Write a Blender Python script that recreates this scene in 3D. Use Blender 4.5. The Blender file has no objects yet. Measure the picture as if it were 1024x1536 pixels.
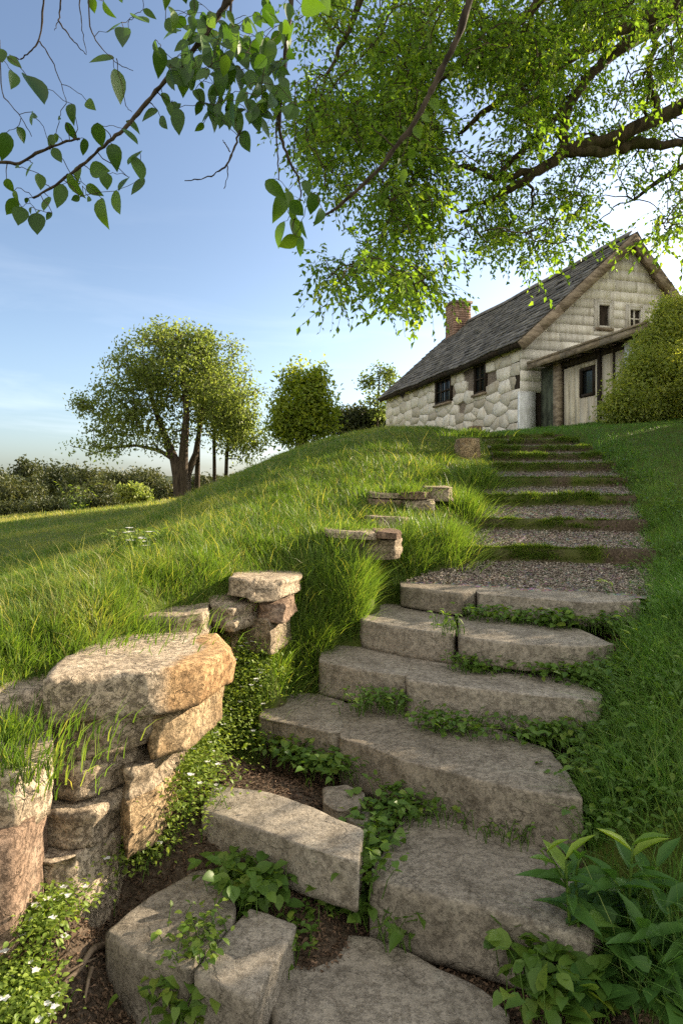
import bpy, math, random
import numpy as np
from math import radians, sin, cos, pi

random.seed(7)
RNG = np.random.default_rng(7)
S = bpy.context.scene
COL = S.collection

# ---------------------------------------------------------------- camera, sky, sun
F = 1024.0                # focal length in pixels of the 1024 x 1536 photograph
VH = 740.0                # row of the horizon
cam_d = bpy.data.cameras.new("camera")
cam = bpy.data.objects.new("camera", cam_d)
COL.objects.link(cam)
cam.location = (0, 0, 0)
cam.rotation_euler = (radians(90), 0, 0)
cam_d.sensor_fit = 'VERTICAL'
cam_d.sensor_height = 36
cam_d.sensor_width = 24
cam_d.lens = 24
cam_d.shift_y = (VH - 768) / 1536.0
cam_d.clip_start = 0.05
cam_d.clip_end = 3000
S.camera = cam

SUN_AZ = radians(58)      # from straight ahead towards the right
SUN_EL = radians(21)
SV = np.array([sin(SUN_AZ) * cos(SUN_EL), cos(SUN_AZ) * cos(SUN_EL), sin(SUN_EL)])
w = bpy.data.worlds.new("World")
S.world = w
w.use_nodes = True
nt = w.node_tree
nt.nodes.clear()
wo = nt.nodes.new("ShaderNodeOutputWorld")
bg = nt.nodes.new("ShaderNodeBackground")
sky = nt.nodes.new("ShaderNodeTexSky")
sky.sky_type = 'NISHITA'
sky.sun_disc = False
sky.sun_elevation = SUN_EL
sky.sun_rotation = SUN_AZ
sky.air_density = 1.0
sky.dust_density = 2.3
sky.ozone_density = 2.0
bg.inputs['Strength'].default_value = 0.10
# thin cirrus low in the sky
tc = nt.nodes.new("ShaderNodeTexCoord")
mp = nt.nodes.new("ShaderNodeMapping")
mp.inputs['Scale'].default_value = (1.2, 1.6, 9.0)
mp.inputs['Rotation'].default_value = (0.0, 0.22, 0.0)
nz = nt.nodes.new("ShaderNodeTexNoise")
nz.inputs['Scale'].default_value = 2.3
nz.inputs['Detail'].default_value = 7
nz.inputs['Roughness'].default_value = 0.55
nz.inputs['Distortion'].default_value = 0.6
cr = nt.nodes.new("ShaderNodeValToRGB")
cr.color_ramp.elements[0].position = 0.50
cr.color_ramp.elements[1].position = 0.80
cr.color_ramp.elements[0].color = (0, 0, 0, 1)
cr.color_ramp.elements[1].color = (0.30, 0.30, 0.30, 1)
sep = nt.nodes.new("ShaderNodeSeparateXYZ")
mr = nt.nodes.new("ShaderNodeMapRange")
mr.inputs['From Min'].default_value = 0.02
mr.inputs['From Max'].default_value = 0.42
mr.inputs['To Min'].default_value = 1.0
mr.inputs['To Max'].default_value = 0.0
mul = nt.nodes.new("ShaderNodeMath"); mul.operation = 'MULTIPLY'
mx = nt.nodes.new("ShaderNodeMix"); mx.data_type = 'RGBA'
mx.inputs[7].default_value = (7.0, 6.8, 6.7, 1)
hs = nt.nodes.new('ShaderNodeHueSaturation'); hs.inputs['Saturation'].default_value = 0.88
L = nt.links.new
L(tc.outputs['Generated'], mp.inputs['Vector']); L(mp.outputs[0], nz.inputs['Vector'])
L(nz.outputs['Fac'], cr.inputs[0]); L(tc.outputs['Generated'], sep.inputs[0])
L(sep.outputs[2], mr.inputs['Value']); L(cr.outputs[0], mul.inputs[0]); L(mr.outputs[0], mul.inputs[1])
L(mul.outputs[0], mx.inputs[0]); L(sky.outputs[0], mx.inputs[6]); L(mx.outputs[2], hs.inputs['Color']); 
# added bright veil behind the viewer lifts the shade; rest of the sky dimmed
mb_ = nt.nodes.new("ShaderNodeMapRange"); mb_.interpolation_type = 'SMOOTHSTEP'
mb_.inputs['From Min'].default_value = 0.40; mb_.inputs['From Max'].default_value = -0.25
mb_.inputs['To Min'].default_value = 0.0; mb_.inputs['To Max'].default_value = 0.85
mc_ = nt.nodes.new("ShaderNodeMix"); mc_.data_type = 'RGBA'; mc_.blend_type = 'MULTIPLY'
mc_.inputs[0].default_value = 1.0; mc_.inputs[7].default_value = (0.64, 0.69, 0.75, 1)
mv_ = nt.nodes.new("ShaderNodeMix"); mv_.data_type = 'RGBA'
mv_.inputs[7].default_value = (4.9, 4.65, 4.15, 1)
# paler towards the horizon and towards the sun
g1 = nt.nodes.new("ShaderNodeMapRange"); g1.interpolation_type = 'SMOOTHSTEP'
g2 = nt.nodes.new("ShaderNodeMapRange"); g2.interpolation_type = 'SMOOTHSTEP'
for g_, a_ in ((g1, (0.0, 0.38, 1.30, 1.0)), (g2, (-0.35, 0.55, 1.0, 1.22))):
    for k_, x_ in zip(('From Min', 'From Max', 'To Min', 'To Max'), a_): g_.inputs[k_].default_value = x_
gm = nt.nodes.new("ShaderNodeMath"); gm.operation = 'MULTIPLY'
gl_ = nt.nodes.new("ShaderNodeMix"); gl_.data_type = 'RGBA'; gl_.blend_type = 'MULTIPLY'; gl_.inputs[0].default_value = 1.0
L(sep.outputs[2], g1.inputs['Value']); L(sep.outputs[0], g2.inputs['Value'])
L(g1.outputs[0], gm.inputs[0]); L(g2.outputs[0], gm.inputs[1]); L(gm.outputs[0], gl_.inputs[7])
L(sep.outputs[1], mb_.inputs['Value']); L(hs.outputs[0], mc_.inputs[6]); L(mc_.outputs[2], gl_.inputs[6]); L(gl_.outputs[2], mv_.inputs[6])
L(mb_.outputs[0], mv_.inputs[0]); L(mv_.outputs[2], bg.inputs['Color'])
L(bg.outputs[0], wo.inputs[0])

sd = bpy.data.lights.new("sun", 'SUN')
sd.energy = 5.0
sd.angle = radians(0.53)
sd.color = (1.0, 0.83, 0.61)
sun = bpy.data.objects.new("sun", sd)
COL.objects.link(sun)
from mathutils import Vector
sun.rotation_euler = Vector(tuple(SV)).to_track_quat('Z', 'Y').to_euler()

S.view_settings.view_transform = 'Standard'
S.view_settings.look = 'None'
S.view_settings.gamma = 1
S.view_settings.exposure = 1.62
S.render.film_transparent = False
cy = S.cycles
cy.max_bounces = 6
cy.diffuse_bounces = 3
cy.glossy_bounces = 2
cy.transmission_bounces = 4
cy.transparent_max_bounces = 6
cy.caustics_reflective = False
cy.caustics_refractive = False
cy.sample_clamp_indirect = 6
cy.use_denoising = False
try:
    cy.denoiser = 'OPENIMAGEDENOISE'
    cy.denoising_prefilter = 'ACCURATE'
except Exception: pass

# ---------------------------------------------------------------- helpers
def P(u, v, Y):
    """pixel of the photograph at depth Y"""
    return np.array([Y * (u - 512) / F, Y, -Y * (v - VH) / F])

def PZ(u, v, z):
    """pixel of the photograph on the level plane z"""
    Y = -z * F / (v - VH)
    return np.array([Y * (u - 512) / F, Y, z])

def _hash(ix, iy, iz, seed):
    h = (ix * 374761393 + iy * 668265263 + iz * 2147483647 + seed * 974711) & 0xffffffff
    h = ((h ^ (h >> 13)) * 1274126177) & 0xffffffff
    h = (h ^ (h >> 16)) & 0xffffffff
    return h / 4294967295.0

def vnoise(p, seed=0):
    p = np.asarray(p, float)
    i = np.floor(p).astype(np.int64)
    f = p - i
    f = f * f * (3 - 2 * f)
    r = 0
    for dx in (0, 1):
        wx = f[:, 0] if dx else 1 - f[:, 0]
        for dy in (0, 1):
            wy = f[:, 1] if dy else 1 - f[:, 1]
            for dz in (0, 1):
                wz = f[:, 2] if dz else 1 - f[:, 2]
                r = r + wx * wy * wz * _hash(i[:, 0] + dx, i[:, 1] + dy, i[:, 2] + dz, seed)
    return r * 2 - 1

def fbm(p, seed=0, oct=4, gain=0.5):
    p = np.asarray(p, float)
    a, s, r = 1.0, 0.0, 0
    for k in range(oct):
        r = r + a * vnoise(p * 2 ** k + 17.3 * k, seed + k)
        s += a
        a *= gain
    return r / s

def fbm2(x, y, sc, seed=0, oct=4):
    return fbm(np.stack([np.asarray(x) * sc, np.asarray(y) * sc, np.zeros(np.size(x))], 1), seed, oct)

class MB:
    """collects shapes and links them as ONE mesh object"""
    def __init__(s):
        s.v, s.q, s.t, s.tint, s.n = [], [], [], [], 0
    def add(s, v, quads=None, tris=None, tint=0.5):
        v = np.asarray(v, float).reshape(-1, 3)
        s.v.append(v)
        s.tint.append(np.broadcast_to(np.asarray(tint, float), (len(v),)).copy())
        if quads is not None and len(quads): s.q.append(np.asarray(quads, np.int64).reshape(-1, 4) + s.n)
        if tris is not None and len(tris): s.t.append(np.asarray(tris, np.int64).reshape(-1, 3) + s.n)
        s.n += len(v)
    def box(s, lo, hi, tint=0.5, jit=0.0):
        (a, b, c), (d, e, f) = lo, hi
        v = np.array([[a,b,c],[d,b,c],[d,e,c],[a,e,c],[a,b,f],[d,b,f],[d,e,f],[a,e,f]], float)
        if jit: v += RNG.uniform(-jit, jit, v.shape)
        s.add(v, [[0,3,2,1],[4,5,6,7],[0,1,5,4],[1,2,6,5],[2,3,7,6],[3,0,4,7]], None, tint)
    def hexa(s, v, tint=0.5):
        s.add(v, [[0,3,2,1],[4,5,6,7],[0,1,5,4],[1,2,6,5],[2,3,7,6],[3,0,4,7]], None, tint)
    def tube(s, pts, rad, sides=6, tint=0.5, cap=True):
        pts = np.asarray(pts, float); k = len(pts)
        rad = np.broadcast_to(np.asarray(rad, float), (k,))
        tan = np.gradient(pts, axis=0)
        tan /= np.linalg.norm(tan, axis=1)[:, None] + 1e-9
        ref = np.array([0.31, 0.2, 0.93]) if abs(tan[0][2]) < 0.9 else np.array([1.0, 0.1, 0])
        n1 = np.cross(tan, ref); n1 /= np.linalg.norm(n1, axis=1)[:, None] + 1e-9
        n2 = np.cross(tan, n1)
        a = np.arange(sides) * 2 * pi / sides
        v = pts[:, None, :] + rad[:, None, None] * (np.cos(a)[None, :, None] * n1[:, None, :] + np.sin(a)[None, :, None] * n2[:, None, :])
        i = np.arange(k - 1)[:, None] * sides; j = np.arange(sides)[None, :]; jn = (j + 1) % sides
        q = np.stack([i + j, i + jn, i + sides + jn, i + sides + j], -1).reshape(-1, 4)
        v = v.reshape(-1, 3)
        tr = None
        if cap:
            v = np.vstack([v, pts[-1:]])
            b = (k - 1) * sides
            tr = [[b + x, b + (x + 1) % sides, k * sides] for x in range(sides)]
        s.add(v, q, tr, tint)
    def build(s, name, mat, parent=None, smooth=False, origin=None):
        v = np.vstack(s.v)
        if origin is not None: v = v - np.asarray(origin)
        me = bpy.data.meshes.new(name)
        me.vertices.add(len(v)); me.vertices.foreach_set("co", v.astype(np.float32).ravel())
        q = np.vstack(s.q) if s.q else np.zeros((0, 4), np.int64)
        t = np.vstack(s.t) if s.t else np.zeros((0, 3), np.int64)
        li = np.concatenate([q.ravel(), t.ravel()]).astype(np.int32)
        me.loops.add(len(li)); me.loops.foreach_set("vertex_index", li)
        st = np.concatenate([np.arange(len(q)) * 4, len(q) * 4 + np.arange(len(t)) * 3]).astype(np.int32)
        me.polygons.add(len(st)); me.polygons.foreach_set("loop_start", st)
        if smooth: me.polygons.foreach_set("use_smooth", np.ones(len(st), bool))
        at = me.attributes.new("tint", 'FLOAT', 'POINT')
        at.data.foreach_set("value", np.concatenate(s.tint).astype(np.float32))
        me.update(calc_edges=True)
        o = bpy.data.objects.new(name, me)
        COL.objects.link(o)
        if mat is not None: me.materials.append(mat)
        if parent is not None: o.parent = parent
        return o

def tag(o, label=None, cat=None, group=None, kind=None):
    if label: o['label'] = label
    if cat: o['category'] = cat
    if group: o['group'] = group
    if kind: o['kind'] = kind
    return o

def empty(name, loc, label, cat, group=None, rz=0):
    o = bpy.data.objects.new(name, None)
    o.empty_display_size = 0.2
    COL.objects.link(o)
    o.location = tuple(loc); o.rotation_euler = (0, 0, rz)
    return tag(o, label, cat, group)

# ---------------------------------------------------------------- materials
def new_mat(name):
    m = bpy.data.materials.new(name); m.use_nodes = True
    t = m.node_tree; t.nodes.clear()
    out = t.nodes.new("ShaderNodeOutputMaterial")
    return m, t, out

def nd(t, typ, **kw):
    n = t.nodes.new(typ)
    for k, v in kw.items():
        if k in n.inputs: n.inputs[k].default_value = v
        else: setattr(n, k, v)
    return n

def ramp(t, fac, stops):
    r = t.nodes.new("ShaderNodeValToRGB")
    e = r.color_ramp.elements
    while len(e) < len(stops): e.new(0.5)
    for x, (p, c) in zip(e, stops):
        x.position = p; x.color = (*c, 1) if len(c) == 3 else c
    t.links.new(fac, r.inputs[0])
    return r.outputs[0]

def mixc(t, fac, a, b, mode='MIX'):
    m = t.nodes.new("ShaderNodeMix"); m.data_type = 'RGBA'; m.blend_type = mode
    for val, i in ((fac, 0), (a, 6), (b, 7)):
        if hasattr(val, 'is_linked') or hasattr(val, 'links'): t.links.new(val, m.inputs[i])
        elif i == 0: m.inputs[0].default_value = val
        else: m.inputs[i].default_value = (*val, 1)
    return m.outputs[2]

def noise(t, scale, detail=5, rough=0.6, vec=None, dist=0.0):
    n = t.nodes.new("ShaderNodeTexNoise")
    n.inputs['Scale'].default_value = scale; n.inputs['Detail'].default_value = detail
    n.inputs['Roughness'].default_value = rough; n.inputs['Distortion'].default_value = dist
    if vec is not None: t.links.new(vec, n.inputs['Vector'])
    return n.outputs['Fac']

def objvec(t):
    return t.nodes.new("ShaderNodeTexCoord").outputs['Object']

def finish(t, out, col, rough=0.9, spec=0.2, bump=None, bstr=0.4, bdist=0.01):
    p = t.nodes.new("ShaderNodeBsdfPrincipled")
    if hasattr(col, 'links'): t.links.new(col, p.inputs['Base Color'])
    else: p.inputs['Base Color'].default_value = (*col, 1)
    if hasattr(rough, 'links'): t.links.new(rough, p.inputs['Roughness'])
    else: p.inputs['Roughness'].default_value = rough
    p.inputs['Specular IOR Level'].default_value = spec
    if bump is not None:
        b = t.nodes.new("ShaderNodeBump"); b.inputs['Strength'].default_value = bstr; b.inputs['Distance'].default_value = bdist
        t.links.new(bump, b.inputs['Height']); t.links.new(b.outputs[0], p.inputs['Normal'])
    t.links.new(p.outputs[0], out.inputs[0])
    return p

def addn(t, a, b, op='ADD'):
    m = t.nodes.new("ShaderNodeMath"); m.operation = op
    for i, x in enumerate((a, b)):
        if hasattr(x, 'links'): t.links.new(x, m.inputs[i])
        else: m.inputs[i].default_value = x
    return m.outputs[0]

def attr(t, name='tint'):
    a = t.nodes.new("ShaderNodeAttribute"); a.attribute_name = name
    return a.outputs['Fac']

def leaf_mat(name, dark, mid, light, trans=0.45, tcol=None, rough=0.5, spec=0.25):
    m, t, out = new_mat(name)
    c = ramp(t, attr(t), [(0, dark), (0.5, mid), (1, light)])
    p = t.nodes.new("ShaderNodeBsdfPrincipled")
    p.inputs['Roughness'].default_value = rough
    p.inputs['Specular IOR Level'].default_value = spec
    t.links.new(c, p.inputs['Base Color'])
    tr = t.nodes.new("ShaderNodeBsdfTranslucent")
    tc_ = mixc(t, 1.0, c, tcol or (1.9, 1.75, 0.55), 'MULTIPLY')
    t.links.new(tc_, tr.inputs[0])
    mxs = t.nodes.new("ShaderNodeMixShader"); mxs.inputs[0].default_value = trans
    t.links.new(p.outputs[0], mxs.inputs[1]); t.links.new(tr.outputs[0], mxs.inputs[2])
    t.links.new(mxs.outputs[0], out.inputs[0])
    return m

def stone_mat(name, base, alt, dark, stain, scale=1.0, lichen=0.25, bstr=0.8, end=None):
    m, t, out = new_mat(name)
    v = objvec(t)
    n1 = noise(t, 2.6 * scale, 6, 0.62, v, 0.4)
    n2 = noise(t, 9 * scale, 8, 0.7, v)
    n3 = noise(t, 140 * scale, 4, 0.75, v)
    n4 = noise(t, 5.2 * scale, 7, 0.7, addv(t, v, (3.1, 7.7, 1.3)), 0.8)
    c = ramp(t, n1, [(0.30, base), (0.62, alt)])
    c = mixc(t, ramp(t, n2, [(0.47, (0, 0, 0)), (0.64, (0.6, 0.6, 0.6))]), c, dark)
    c = mixc(t, ramp(t, n4, [(0.55, (0, 0, 0)), (0.70, (lichen, lichen, lichen))]), c, stain)
    if end is not None:   # one end of the block is a fresher, ochre break
        sx = t.nodes.new('ShaderNodeSeparateXYZ'); t.links.new(v, sx.inputs[0])
        ex_ = addn(t, sx.outputs[0], addn(t, addn(t, n1, -0.5), 0.25, 'MULTIPLY'))
        c = mixc(t, ramp(t, ex_, [(end[1], (0, 0, 0)), (end[1] + .05, (0.9, 0.9, 0.9))]), c, mixc(t, ramp(t, n2, [(0.4, (0, 0, 0)), (0.65, (1, 1, 1))]), end[0], (0.30, 0.17, 0.075)))
    sp = ramp(t, n3, [(0.30, (0.62, 0.62, 0.62)), (0.5, (0.97, 0.97, 0.97)), (0.72, (1.3, 1.28, 1.25))])
    c = mixc(t, 1.0, c, sp, 'MULTIPLY')
    c = mixc(t, 1.0, c, ramp(t, attr(t), [(0.0, (0.66, 0.63, 0.58)), (0.5, (1, 1, 1)), (1.0, (1.20, 1.20, 1.22))]), 'MULTIPLY')
    n5 = noise(t, 38 * scale, 6, 0.75, v)
    pit = ramp(t, n5, [(0.36, (0, 0, 0)), (0.5, (1, 1, 1))])
    c = mixc(t, 1.0, c, ramp(t, n5, [(0.30, (0.55, 0.52, 0.48)), (0.47, (1, 1, 1)), (0.70, (1.18, 1.17, 1.15))]), 'MULTIPLY')
    vc = t.nodes.new('ShaderNodeTexVoronoi'); vc.feature = 'DISTANCE_TO_EDGE'; vc.inputs['Scale'].default_value = 3.3 * scale
    wv = t.nodes.new('ShaderNodeVectorMath'); wv.operation = 'MULTIPLY_ADD'; nw_ = t.nodes.new('ShaderNodeTexNoise'); nw_.inputs['Scale'].default_value = 6 * scale; nw_.inputs['Detail'].default_value = 5
    t.links.new(v, nw_.inputs['Vector']); t.links.new(nw_.outputs['Color'], wv.inputs[0]); wv.inputs[1].default_value = (.35, .35, .35); t.links.new(v, wv.inputs[2]); t.links.new(wv.outputs[0], vc.inputs['Vector'])
    crk = ramp(t, vc.outputs['Distance'], [(0.0, (0.45, 0.45, 0.45)), (0.018, (1, 1, 1))])
    crk = mixc(t, ramp(t, n4, [(0.44, (0, 0, 0)), (0.56, (1, 1, 1))]), crk, (1, 1, 1))
    c = mixc(t, 0.8, c, crk, 'MULTIPLY')
    bb = addn(t, addn(t, n2, 0.9, 'MULTIPLY'), addn(t, n3, 0.25, 'MULTIPLY'))
    bb = addn(t, bb, addn(t, pit, 0.5, 'MULTIPLY'))
    bb = addn(t, bb, addn(t, crk, 0.8, 'MULTIPLY'))
    bb = addn(t, bb, n1)
    finish(t, out, c, 0.9, 0.15, bb, bstr, 0.02)
    return m

def addv(t, v, off):
    a = t.nodes.new("ShaderNodeVectorMath"); a.operation = 'ADD'
    t.links.new(v, a.inputs[0]); a.inputs[1].default_value = off
    return a.outputs[0]

def wood_mat(name, base, dark, streak=(1, 1, 0.08), scale=14, bstr=0.3, patch=None, pamt=0.5):
    m, t, out = new_mat(name)
    v = objvec(t)
    mp_ = t.nodes.new("ShaderNodeMapping"); mp_.inputs['Scale'].default_value = streak
    t.links.new(v, mp_.inputs[0])
    n1 = noise(t, scale, 6, 0.65, mp_.outputs[0])
    n2 = noise(t, 2.2, 6, 0.65, v, 0.5)
    c = ramp(t, n1, [(0.38, dark), (0.58, base)])
    if patch is not None:
        c = mixc(t, ramp(t, n2, [(0.48, (0, 0, 0)), (0.68, (pamt, pamt, pamt))]), c, patch)
    tv = attr(t)
    c = mixc(t, 1.0, c, ramp(t, tv, [(0, (0.55, 0.55, 0.55)), (1, (1.3, 1.3, 1.3))]), 'MULTIPLY')
    finish(t, out, c, 0.85, 0.15, n1, bstr, 0.01)
    return m

M = {}
M['slab'] = stone_mat('slab_stone', (0.235, 0.208, 0.168), (0.325, 0.29, 0.238), (0.12, 0.104, 0.08), (0.39, 0.37, 0.31), 1.0, 0.4, 0.6)
M['rock'] = stone_mat('wall_stone', (0.33, 0.26, 0.18), (0.46, 0.38, 0.28), (0.15, 0.115, 0.08), (0.46, 0.43, 0.36), 1.2, 0.6, 0.9)
M['rock_orange'] = stone_mat('ochre_stone', (0.40, 0.27, 0.14), (0.50, 0.38, 0.24), (0.14, 0.095, 0.055), (0.40, 0.37, 0.31), 1.2, 0.4, 0.9)
M['cap_rock'] = stone_mat('cap_stone', (0.36, 0.29, 0.21), (0.48, 0.40, 0.30), (0.16, 0.125, 0.088), (0.48, 0.45, 0.38), 1.2, 0.6, 0.9, end=((0.50, 0.32, 0.155), 0.14))
M['rock_red'] = stone_mat('red_brown_stone', (0.215, 0.145, 0.10), (0.29, 0.205, 0.15), (0.09, 0.062, 0.045), (0.45, 0.38, 0.3), 1.4, 0.3, 0.8)
M['bark'] = wood_mat('bark', (0.085, 0.065, 0.045), (0.025, 0.018, 0.012), (1, 1, 0.15), 22, 0.8)
M['bark_mossy'] = wood_mat('mossy_bark', (0.10, 0.075, 0.045), (0.03, 0.022, 0.013), (1, 1, 0.2), 16, 0.8, (0.07, 0.075, 0.02), 0.7)
M['dry_wood'] = wood_mat('dry_wood', (0.22, 0.165, 0.115), (0.10, 0.072, 0.048), (1, 1, 0.2), 18, 0.5)
M['canopy'] = leaf_mat('canopy_leaf', (0.085, 0.16, 0.022), (0.155, 0.255, 0.036), (0.27, 0.34, 0.052), 0.58, (1.65, 1.65, 0.55))
M['broad'] = leaf_mat('broad_leaf', (0.03, 0.075, 0.012), (0.05, 0.11, 0.018), (0.09, 0.16, 0.02), 0.36, (1.6, 1.6, 0.4), 0.4, 0.35)
M['tree'] = leaf_mat('meadow_tree_leaf', (0.10, 0.14, 0.04), (0.17, 0.21, 0.06), (0.25, 0.27, 0.085), 0.55, (1.45, 1.5, 0.75))
M['bush'] = leaf_mat('bush_leaf', (0.075, 0.13, 0.02), (0.14, 0.21, 0.032), (0.26, 0.31, 0.045), 0.52)
M['porch_shrub'] = leaf_mat('porch_shrub_leaf', (0.13, 0.18, 0.05), (0.24, 0.30, 0.085), (0.42, 0.44, 0.13), 0.52)
M['far'] = leaf_mat('far_leaf', (0.035, 0.05, 0.02), (0.06, 0.074, 0.027), (0.105, 0.11, 0.042), 0.3, (1.4, 1.25, 0.6))
M['weed'] = leaf_mat('weed_leaf', (0.06, 0.125, 0.02), (0.105, 0.19, 0.03), (0.20, 0.27, 0.04), 0.4, (1.5, 1.5, 0.5), 0.45, 0.3)
M['lance'] = leaf_mat('lance_leaf', (0.05, 0.12, 0.026), (0.085, 0.185, 0.035), (0.26, 0.36, 0.05), 0.34, (1.5, 1.5, 0.5), 0.45, 0.25)
M['cushion'] = leaf_mat('cushion_leaf', (0.10, 0.17, 0.025), (0.19, 0.27, 0.045), (0.30, 0.37, 0.075), 0.4, (1.5, 1.45, 0.5))
M['grass'] = leaf_mat('grass_blade', (0.065, 0.12, 0.018), (0.125, 0.21, 0.04), (0.40, 0.36, 0.13), 0.42, (1.5, 1.5, 0.5), 0.45, 0.25)
M['lawn'] = leaf_mat('lawn_blade', (0.065, 0.145, 0.025), (0.115, 0.235, 0.045), (0.27, 0.32, 0.09), 0.42, (1.4, 1.5, 0.5), 0.45, 0.25)
M['petal'] = leaf_mat('white_petal', (0.7, 0.72, 0.74), (0.8, 0.8, 0.8), (0.85, 0.85, 0.85), 0.3, (1, 1, 1))
M['roof'] = wood_mat('slate', (0.19, 0.18, 0.165), (0.085, 0.08, 0.072), (0.6, 0.6, 0.6), 9, 0.4, (0.27, 0.25, 0.21), 0.5)
M['board'] = wood_mat('weathered_white_board', (0.80, 0.765, 0.69), (0.60, 0.555, 0.475), (1, 1, 0.14), 13, 0.12, (0.66, 0.62, 0.54), 0.6)
M['rake'] = wood_mat('weathered_fascia', (0.36, 0.29, 0.21), (0.17, 0.13, 0.09), (0.3, 0.3, 1), 14, 0.4)
M['cream'] = wood_mat('cream_board', (0.66, 0.59, 0.46), (0.46, 0.40, 0.30), (1, 1, 0.12), 12, 0.3, (0.34, 0.29, 0.2), 0.5)
M['pale'] = wood_mat('pale_render', (0.74, 0.76, 0.76), (0.55, 0.56, 0.55), (1, 1, 0.35), 7, 0.3, (0.36, 0.34, 0.3), 0.6)
M['green'] = wood_mat('green_panel', (0.115, 0.135, 0.10), (0.05, 0.06, 0.045), (1, 1, 0.5), 6, 0.3)
M['darkwood'] = wood_mat('dark_frame', (0.06, 0.045, 0.035), (0.025, 0.02, 0.015), (1, 1, 0.2), 12, 0.3)
M['blockstone'] = stone_mat('whitewashed_stone', (0.68, 0.63, 0.54), (0.78, 0.75, 0.68), (0.46, 0.40, 0.31), (0.58, 0.47, 0.33), 0.8, 0.5, 0.06)
M['mortar'] = stone_mat('mortar', (0.20, 0.17, 0.135), (0.26, 0.22, 0.18), (0.12, 0.10, 0.08), (0.3, 0.26, 0.2), 1.0, 0.3)
M['brick'] = stone_mat('chimney_brick', (0.34, 0.20, 0.145), (0.42, 0.29, 0.22), (0.16, 0.12, 0.10), (0.42, 0.36, 0.31), 1.5, 0.4)

def glass_mat():
    m, t, out = new_mat('window_glass')
    p = finish(t, out, (0.012, 0.015, 0.016), 0.12, 0.6)
    return m
M['glass'] = glass_mat()

def soil_mat():
    m, t, out = new_mat('ground_soil')
    v = objvec(t)
    n1 = noise(t, 3.0, 8, 0.65, v); n2 = noise(t, 60, 5, 0.7, v); n3 = noise(t, 0.25, 5, 0.6, v)
    soil = ramp(t, n2, [(0.3, (0.035, 0.026, 0.018)), (0.55, (0.10, 0.075, 0.053)), (0.72, (0.20, 0.155, 0.115))])
    turf = ramp(t, n1, [(0.3, (0.05, 0.075, 0.014)), (0.65, (0.10, 0.12, 0.025))])
    field = ramp(t, n3, [(0.35, (0.26, 0.27, 0.07)), (0.65, (0.40, 0.38, 0.11))])
    c = mixc(t, attr(t), turf, soil)
    c = mixc(t, attr(t, 'meadow'), c, field)
    finish(t, out, c, 0.95, 0.1, addn(t, n2, n1), 0.8, 0.02)
    return m
M['soil'] = soil_mat()

def gravel_mat():
    m, t, out = new_mat('gravel')
    v = objvec(t)
    vo = t.nodes.new("ShaderNodeTexVoronoi"); vo.inputs['Scale'].default_value = 45
    t.links.new(v, vo.inputs['Vector'])
    n1 = noise(t, 30, 6, 0.7, v)
    c = ramp(t, n1, [(0.3, (0.145, 0.128, 0.108)), (0.55, (0.29, 0.262, 0.225)), (0.75, (0.45, 0.41, 0.36))])
    c = mixc(t, 0.5, c, vo.outputs['Color'], 'SOFT_LIGHT')
    finish(t, out, c, 0.95, 0.1, addn(t, vo.outputs['Distance'], n1), 0.8, 0.02)
    return m
M['gravel'] = gravel_mat()
M['litter'] = wood_mat('dead_leaf_litter', (0.19, 0.125, 0.08), (0.07, 0.045, 0.03), (1, 1, 1), 30, 0.2)
M['chip'] = wood_mat('bark_chip', (0.42, 0.37, 0.31), (0.22, 0.185, 0.15), (1, 1, 1), 30, 0.2)

# ---------------------------------------------------------------- leaf shapes
PROFILES = {
    'diamond': [(0.0, 0.0), (0.45, 0.5), (1.0, 0.0)],
    'oval': [(0.0, 0.02), (0.18, 0.34), (0.45, 0.5), (0.75, 0.34), (1.0, 0.0)],
    'ovate': [(0.0, 0.04), (0.07, 0.26), (0.2, 0.44), (0.38, 0.5), (0.58, 0.43), (0.76, 0.28), (0.9, 0.11), (1.0, 0.0)],
    'heart': [(0.0, 0.05), (0.06, 0.40), (0.28, 0.52), (0.55, 0.42), (0.82, 0.15), (1.0, 0.0)],
    'lance': [(0.0, 0.10), (0.15, 0.28), (0.38, 0.5), (0.62, 0.42), (0.84, 0.2), (1.0, 0.0)],
}
def leaf_template(shape, fold=0.12, droop=0.15):
    pr = PROFILES[shape]
    if shape == 'diamond':
        v = np.array([[0, 0, 0], [-.5, .45, fold], [0, 1, -droop], [.5, .45, fold]])
        return v, np.zeros((0, 4), int), np.array([[0, 2, 1], [0, 3, 2]])
    v = []
    for y, wd in pr:
        z = -droop * y * y
        v += [[-wd, y - (0.06 if shape == 'heart' and y < 0.1 and wd > 0.1 else 0), z + fold * wd * 2], [0, y, z], [wd, y - (0.06 if shape == 'heart' and y < 0.1 and wd > 0.1 else 0), z + fold * wd * 2]]
    q = []
    for k in range(len(pr) - 1):
        a = 3 * k; b = a + 3
        q += [[a, a + 1, b + 1, b], [a + 1, a + 2, b + 2, b + 1]]
    return np.array(v), np.array(q), np.zeros((0, 3), int)

def unit(a):
    return a / (np.linalg.norm(a, axis=-1, keepdims=True) + 1e-9)

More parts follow.
